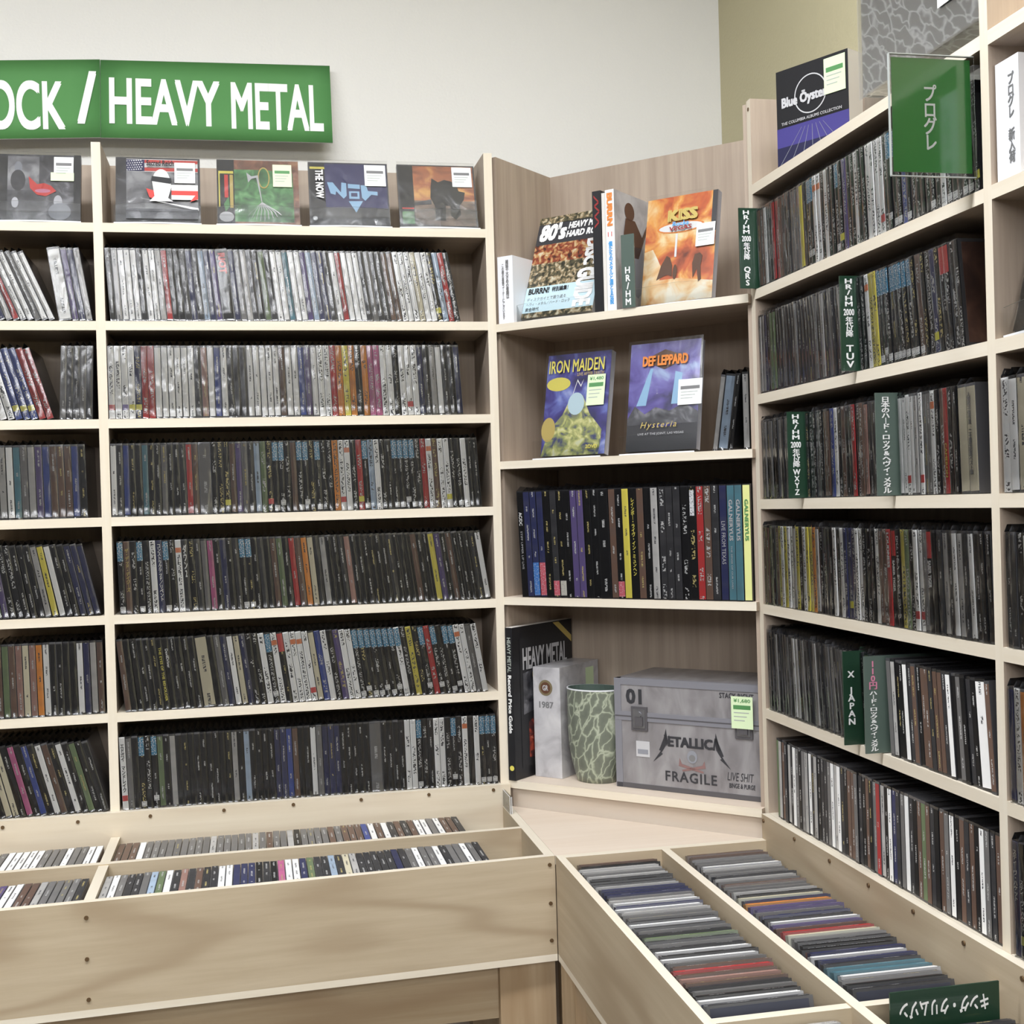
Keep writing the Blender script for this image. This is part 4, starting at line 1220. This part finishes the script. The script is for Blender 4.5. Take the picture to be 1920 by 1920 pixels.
dvd_face("face-out DVD with indigo cover, yellow oval sticker and green price tag", FC @ T((0.070, 0.026, ZC[1] + 0.0060)) @ RX(-12), 0.131, 0.188,
    [((0, 1, 0, 1), "art_indigo"), ([(0.0, 0.0), (0.9, 0.0), (0.95, 0.22), (0.72, 0.40), (0.60, 0.58), (0.42, 0.58), (0.30, 0.40), (0.1, 0.25)], "art_lemon"), (ellipse(0.50, 0.50, 0.13, 0.11), "ink_paleblue"), (ellipse(0.09, 0.26, 0.11, 0.12), "ink_gold"), (ellipse(0.20, 0.705, 0.19, 0.068), "ink_yellow"), ([(0.45, 0.60), (0.50, 0.72), (0.56, 0.66), (0.60, 0.74), (0.555, 0.68), (0.50, 0.74), (0.44, 0.60)], "ink_white"), ((0.93, 1.0, 0.0, 1.0), "art_indigo")],
    [("IRON MAIDEN", "ink_yellow", (0.006, 0.120, 0.152, 0.176), -0.0040, 0.015), ("LIVE AFTER DEATH", "ink_gold", (0.066, 0.120, 0.144, 0.150), -0.0040, 0.0), ("2DVD", "ink_yellow", (0.094, 0.118, 0.010, 0.017), -0.0042, 0.03)],
    [(0.088, 0.088, 0.036, 0.056, -0.0034, "price_green", "¥1,480")], "clear acrylic stand under the indigo DVD", FC @ T((0.062, 0.018, ZC[1] + 0.0004)))
dvd_face("face-out DVD with violet stage cover and orange emblem lettering", FC @ T((0.243, 0.026, ZC[1] + 0.0060)) @ RX(-10), 0.133, 0.190,
    [((0, 1, 0, 1), "art_violet"), ((0, 1, 0.0, 0.26), "ink_dark"), ([(0.05, 0.26), (0.5, 0.36), (0.95, 0.26), (0.6, 0.22), (0.4, 0.22)], "art_indigo"), ([(0.12, 0.42), (0.30, 0.76), (0.34, 0.76), (0.26, 0.42)], "ink_lightblue"), ([(0.62, 0.42), (0.66, 0.72), (0.76, 0.70), (0.74, 0.42)], "ink_lightblue"), ([(0.0, 0.30), (0.10, 0.42), (0.25, 0.34), (0.4, 0.40), (0.6, 0.36), (0.8, 0.42), (1.0, 0.34), (1.0, 0.24), (0, 0.24)], "art_darkphoto"), ([(0.18, 0.84), (0.50, 0.93), (0.84, 0.84), (0.50, 0.745)], "ink_brown")],
    [("DEF LEPPARD", "ink_orange", (0.026, 0.112, 0.148, 0.166), -0.0040, 0.05), ("Hysteria", "ink_gold", (0.028, 0.096, 0.036, 0.050), -0.0042, 0.0, False, 0, "lettering", 1.3, 0.3), ("LIVE AT THE JOINT, LAS VEGAS", "ink_silver", (0.024, 0.110, 0.026, 0.031), -0.0042, 0.0)],
    [(0.096, 0.076, 0.044, 0.044, -0.0034, "price_white", None)], "clear acrylic stand under the violet stage DVD", FC @ T((0.238, 0.018, ZC[1] + 0.0004)))
cd_row(FC, 0.408, 0.4445, ZC[1], -8.5, -8.0, "l a! k", "violet stage DVD in the corner shelving", "CDs leaning in the corner shelving", "sleeved_cd", pitch=0, depth=0.02)
cd_row(FC, 0.4660, 0.4770, ZC[1], 0.0, 0.0, "l", "bagged gap beside the corner shelving's end", "CDs leaning in the corner shelving", "sleeved_cd", pitch=0, depth=0.012)

# ---------------------------------------------------------------- corner shelving, row of DVDs
DH, DD = 0.190, 0.135
DCASE_ME = MB().box(0, 1, 0, DD, 0, DH, "case_plastic").mesh("dvd_case")
DSPINE_ME = MB().box(0.05, 0.95, -0.0006, 0.0006, 0.002, DH - 0.002, "spine_paper").mesh("spine_wrap")
DBOT_ME = MB().box(0.06, 0.94, -0.0010, -0.0005, 0.004, 0.062, "label_paper").mesh("lower_label")
DBOTS_ME = MB().box(0.06, 0.94, -0.0010, -0.0005, 0.004, 0.030, "label_paper").mesh("lower_label")
DTOP_ME = MB().box(0.2, 0.8, -0.0010, -0.0005, 0.140, 0.182, "label_paper").mesh("price_strip")
def dsleeve(i):
    rr = random.Random(500 + i)
    mb = MB()
    zl = [0.0005, 0.03, 0.08, 0.13, 0.165, 0.19]
    n = 0
    for z in zl:
        for x in (0.01, 0.36, 0.7, 0.99):
            mb.v.append((x, -0.0016 - rr.uniform(0, 0.0022), z))
    mi = mb.mat("bag_film")
    for a in range(len(zl) - 1):
        for c in range(3):
            mb.f.append((a * 4 + c, a * 4 + c + 1, a * 4 + c + 5, a * 4 + c + 4)); mb.mi.append(mi); mb.smooth.append(True)
    mb.poly([(0.01, -0.001, 0.19), (0.5, 0.004, 0.19 + rr.uniform(0.006, 0.014)), (0.5, 0.08, 0.193), (0.01, 0.08, 0.1905)], "bag_film")
    mb.poly([(0.99, -0.001, 0.19), (0.99, 0.08, 0.1905), (0.5, 0.08, 0.193), (0.5, 0.004, 0.19 + rr.uniform(0.006, 0.014))], "bag_film")
    return mb.mesh("plastic_bag")
DSLEEVES = [dsleeve(i) for i in range(4)]
DV = "k:acdc n n+b n+r k d+r k+c k p p k k k! h k+r y k:rain h k l d d d k k^ r h d n:galn t:galb t:galc y:gald".split()
x = 0.037
wsum = sum(1.5 if '!' in v else 1.0 for v in DV)
dstep = (0.4780 - 0.037) / wsum
DOBJ = {}
for i, tk in enumerate(DV):
    key = None
    if ':' in tk:
        tk, key = tk.split(':')
    wt = 1.5 if '!' in tk else 1.0
    lean = 2.2 * (1 - i / (len(DV) - 1))
    th = dstep * wt * math.cos(rad(lean)) - 0.0005
    M = FC @ T((x, 0.004 + random.uniform(0, 0.004), ZC[2] + 0.0003)) @ RY(-lean)
    word = COLOURS[tk[0]][1]
    o = link("dvd_case", DCASE_ME, None, M @ Matrix.Diagonal((th, 1, 1, 1)))
    o.color = (0.02, 0.02, 0.022, 1)
    tag(o, f"{word}-spined DVD, {nth(i + 1)} from the side panel in the corner shelving's row", "DVD", "DVDs in the corner shelving")
    s = link("spine_wrap", DSPINE_ME, o)
    c = COLOURS[tk[0]][0]
    if i == len(DV) - 1:
        c = (0.72, 0.74, 0.30)
    s.color = (*c, 0.0 if key else random.choice([0.3, 0.8, 0.3]))
    if '+' in tk:
        f = tk[tk.index('+') + 1]
        p = link("lower_label", DBOT_ME if f in 'b' or tk == 'n+r' else DBOTS_ME, o)
        p.color = (*{'b': (0.06, 0.20, 0.55), 'r': (0.62, 0.12, 0.16), 'c': (0.62, 0.60, 0.52)}[f], 0.4)
    if '^' in tk:
        p = link("price_strip", DTOP_ME, o)
        p.color = (0.85, 0.86, 0.88, 1.0)
    if i < len(DV) - 1:
        link("plastic_bag", DSLEEVES[i % 4], o)
    if key:
        DOBJ[key] = o
    x += dstep * wt
def on_dvd(key, body, mat, z0, z1, vertical=False, x0=0.25, x1=0.75, bold=0.03):
    lettering(DOBJ[key], body, mat, (x0, x1, z0, z1), -0.0014, bold, vertical, 0 if vertical else -90)
on_dvd("acdc", "AC/DC", "ink_white", 0.128, 0.152)
on_dvd("acdc", "STIFF UPPER LIP LIVE", "ink_silver", 0.050, 0.118, x0=0.35, x1=0.65, bold=0.0)
on_dvd("rain", "レインボー・ライヴ・イン・ミュンヘン", "ink_yellow", 0.040, 0.172, True)
on_dvd("galn", "LIVE FROM TEXAS", "ink_silver", 0.060, 0.130, bold=0.0)
on_dvd("galb", "GALNERYUS", "ink_silver", 0.098, 0.165)
on_dvd("galb", "THE SENSE OF OUR LIVES", "ink_silver", 0.020, 0.090, x0=0.4, x1=0.6, bold=0.0)
on_dvd("galc", "GALNERYUS", "ink_silver", 0.098, 0.165)
on_dvd("gald", "GALNERYUS", "ink_green", 0.098, 0.165)

# ---------------------------------------------------------------- corner shelving, bottom shelf
ZB = ZC[3] + 0.0004
b4 = book("large black price guide paperback standing against the corner side panel", FC @ T((0.002, -0.003, ZB)) @ RZ(-2.5), 0.0155, 0.195, 0.276, "book_black", "book_black")
lettering(b4, "HEAVY METAL", "ink_faint", (0.004, 0.012, 0.195, 0.258), -0.0005, 0.02, rot=-90)
lettering(b4, "Record Price Guide", "ink_white", (0.004, 0.012, 0.085, 0.190), -0.0005, 0.04, rot=-90)
MB().cyl((0.0078, -0.0003, 0.022), 0.0048, 0.0004, 1, "ink_yellow", 14).build("spine_emblem", b4)
fc4 = T((0.0157, 0, 0)) @ RZ(90)
mb = MB()
for pts, mat in [([(0.022, 0.02), (0.185, 0.02), (0.185, 0.255), (0.022, 0.255)], "ink_black"), ([(0.03, 0.115), (0.10, 0.125), (0.10, 0.20), (0.03, 0.19)], "art_darkphoto"), ([(0.045, 0.035), (0.18, 0.03), (0.18, 0.16), (0.045, 0.10)], "art_redphoto"),
                 ([(0.13, 0.274), (0.15, 0.274), (0.192, 0.245), (0.192, 0.232)], "ink_gold")]:
    yy = -0.0003 if mat == "ink_black" else -0.0006
    mb.poly([fc4 @ Vector((px, yy, pz)) for px, pz in pts], mat)
mb.build("cover_print", b4)
lettering(b4, "HEAVY METAL", "ink_silver", (0.03, 0.175, 0.196, 0.236), -0.0006, 0.03, face=fc4)
lettering(b4, "Record Price Guide", "ink_gold", (0.06, 0.15, 0.180, 0.190), -0.0006, 0.03, face=fc4)

t = thing("boxed_set", "grey marbled box set with round gold seal and 1987", "box", FC @ T((0.0270, 0.048, ZB)))
MB().box(0, 0.057, 0, 0.14, 0, 0.2005, "art_marble").build("box_body", t)
MB().cyl((0.0265, -0.0004, 0.163), 0.0145, 0.0005, 1, "ink_brass", 24).build("seal", t)
MB().cyl((0.0265, -0.0008, 0.163), 0.0105, 0.0005, 1, "ink_brown", 24).build("seal_core", t)
lettering(t, "GR", "ink_silver", (0.0205, 0.0325, 0.158, 0.168), -0.0011, 0.03)
lettering(t, "1987", "ink_grey", (0.0120, 0.0425, 0.126, 0.138), -0.0003, 0.03)
lettering(t, "APPETITE", "ink_midgrey", (0.02, 0.085, 0.148, 0.162), -0.0004, 0.02, face=T((0.057, 0, 0)) @ RZ(90))
mb = MB().poly([T((0.057, 0, 0)) @ RZ(90) @ Vector(p) for p in [(0.092, -0.0004, 0.14), (0.122, -0.0004, 0.14), (0.122, -0.0004, 0.19), (0.092, -0.0004, 0.19)]], "price_green")
mb.build("price_tag", t)

# web-printed container
t = thing("printed_container", "olive tapered cylinder with pale web print between two boxes", "container", FC @ T((0.1450, 0.066, ZB)))
mb = MB()
prof = [(0.0, 0.70), (0.012, 0.76), (0.035, 0.88), (0.06, 0.96), (0.09, 1.0), (0.165, 1.0)]
seg = 32
RXX, RYY = 0.0525, 0.038
for h, k in prof:
    for i in range(seg):
        a = 2 * math.pi * i / seg
        mb.v.append((RXX * k * math.cos(a), RYY * k * math.sin(a), h))
mi = mb.mat("art_thicket")
for j in range(len(prof) - 1):
    for i in range(seg):
        i2 = (i + 1) % seg
        mb.f.append((j * seg + i, j * seg + i2, (j + 1) * seg + i2, (j + 1) * seg + i)); mb.mi.append(mi); mb.smooth.append(True)
mb.f.append(tuple(reversed(range(seg)))); mb.mi.append(mi); mb.smooth.append(False)
mb.build("wall", t).name = "body"
mb = MB()
for i in range(seg):
    a, c = 2 * math.pi * i / seg, 2 * math.pi * (i + 1) / seg
    q = lambda an, k, h: (RXX * k * math.cos(an), RYY * k * math.sin(an), h)
    mb.poly([q(a, 1.012, 0.1645), q(c, 1.012, 0.1645), q(c, 1.012, 0.1668), q(a, 1.012, 0.1668)], "acrylic_edge", True)
    mb.poly([q(a, 1.012, 0.1668), q(c, 1.012, 0.1668), q(c, 0.965, 0.1668), q(a, 0.965, 0.1668)], "acrylic_edge")
    mb.poly([q(a, 0.965, 0.1668), q(c, 0.965, 0.1668), q(c, 0.965, 0.150), q(a, 0.965, 0.150)], "index_grey", True)
mb.build("rim", t)
MB().poly([(RXX * 0.96 * math.cos(2 * math.pi * i / seg), RYY * 0.96 * math.sin(2 * math.pi * i / seg), 0.152) for i in range(seg)], "ink_dark").build("inside", t)

# road case
t = thing("road_case", "grey road case shaped box set with latches and stencilled lettering", "box", FC @ T((0.2000, 0.043, ZB)))
CWD, CDP, CHT = 0.272, 0.15, 0.190
MB().box(0, CWD, 0, CDP, 0, CHT, "art_roadcase").build("case_body", t)
plain("case_edge", (0.30, 0.30, 0.33), 0.35, metal=0.3)
plain("case_dark", (0.10, 0.095, 0.10), 0.45)
MB().box(-0.001, 0.012, -0.0012, 0.012, 0, CHT, "case_edge").build("corner_edge", t)
MB().box(0.012, CWD + 0.001, -0.0012, 0.010, CHT - 0.011, CHT + 0.001, "case_edge").build("top_edge", t)
MB().box(0.0, CWD + 0.001, -0.0012, 0.010, 0.0, 0.008, "case_dark").build("bottom_edge", t)
MB().box(0.0, CWD, -0.0016, 0.004, 0.117, 0.1325, "case_edge").build("seam_band", t)
MB().box(0.0, CWD, -0.0020, 0.0, 0.1235, 0.1255, "case_dark").build("seam_line", t)
for lx, lz in ((0.032, 0.101), (0.2255, 0.101)):
    lp = MB().box(lx, lx + 0.031, -0.0026, 0.0, lz, lz + 0.041, "case_dark").build("latch", t)
    MB().box(lx + 0.004, lx + 0.027, -0.0034, -0.002, lz + 0.004, lz + 0.037, "steel").build("latch_dish", lp)
    MB().box(lx + 0.008, lx + 0.023, -0.0060, -0.003, lz + 0.008, lz + 0.024, "case_dark").build("latch_handle", lp)
    MB().cyl((lx + 0.0155, -0.006, lz + 0.028), 0.005, 0.003, 1, "steel", 12).build("latch_hub", lp)
YL = -0.0006
lettering(t, "01", "ink_dark", (0.0215, 0.0525, 0.146, 0.1725), YL, 0.04)
lettering(t, "STACK RIGHT", "ink_dark", (0.198, 0.259, 0.1665, 0.1755), YL, 0.02)
lettering(t, "FRAGILE", "ink_dark", (0.0945, 0.190, 0.0185, 0.036), YL, 0.02, spacing=1.15)
lettering(t, "LIVE SHIT", "ink_dark", (0.209, 0.256, 0.030, 0.044), YL, 0.0, shear=0.2)
lettering(t, "BINGE & PURGE", "ink_dark", (0.212, 0.258, 0.018, 0.026), YL, 0.02, shear=0.1)
lettering(t, "ETALLIC", "ink_dark", (0.1005, 0.184, 0.0775, 0.0955), YL, 0.055)
mb = MB()
ML = [(0.0975, 0.108), (0.0925, 0.0905), (0.0835, 0.0700), (0.0868, 0.0690), (0.0715, 0.0490), (0.0905, 0.0640), (0.0878, 0.0655), (0.0970, 0.0790), (0.0992, 0.0930)]
MV = [(0.0930, 0.097), (0.0985, 0.097), (0.1005, 0.0875), (0.1025, 0.097), (0.1035, 0.097), (0.1035, 0.0775), (0.1010, 0.0775), (0.1005, 0.083), (0.0985, 0.0775)]
for pts in (ML, MV):
    mb.poly([(px, YL, pz) for px, pz in pts], "ink_dark")
mb.poly([(0.2870 - px, YL, pz - 0.001) for px, pz in reversed(ML)], "ink_dark")
mb.poly([(px, YL, pz) for px, pz in [(0.1835, 0.0775), (0.1875, 0.0775), (0.1895, 0.094), (0.1935, 0.0775), (0.1975, 0.0775), (0.1915, 0.098), (0.1875, 0.098)]], "ink_dark")
mb.build("logo_tips", t)
mb = MB()
for pts, mat in [(ellipse(0.1455, 0.063, 0.0095, 0.011, 14), "ink_midgrey"), (ellipse(0.1455, 0.061, 0.006, 0.006, 10), "ink_grey"), ([(0.120, 0.046), (0.122, 0.060), (0.126, 0.050), (0.166, 0.040), (0.165, 0.037)], "ink_rust"), ([(0.170, 0.046), (0.168, 0.058), (0.164, 0.050), (0.126, 0.040), (0.127, 0.037)], "ink_rust")]:
    mb.poly([(px, YL - (0.0002 if mat == "ink_grey" else 0), pz) for px, pz in pts], mat)
mb.build("stencil_mark", t)
MB().box(0.0395, 0.0655, YL - 0.0003, 0, 0.0555, 0.0825, "ink_silver").build("sticker", t)
MB().box(0.0425, 0.0625, YL - 0.0006, YL - 0.0002, 0.0605, 0.0685, "ink_midgrey").build("sticker_print", t)
price_tag(t, 0.2220, 0.1190, 0.038, 0.0530, -0.0075, "price_green", "¥1,680")

# small clear card pocket on the end of the bin, beside the corner table
t = thing("card_pocket", "small clear plastic pocket clipped to the bin end board", "pocket", T((0.3585, -0.075, 0.8595)))
MB().box(0, 0.0010, 0, 0.065, 0, 0.030, "acrylic", front="acrylic_edge", top="acrylic_edge").build("front_sheet", t)
MB().box(0.003, 0.0040, 0, 0.065, 0, 0.030, "acrylic", front="acrylic_edge").build("rear_sheet", t)
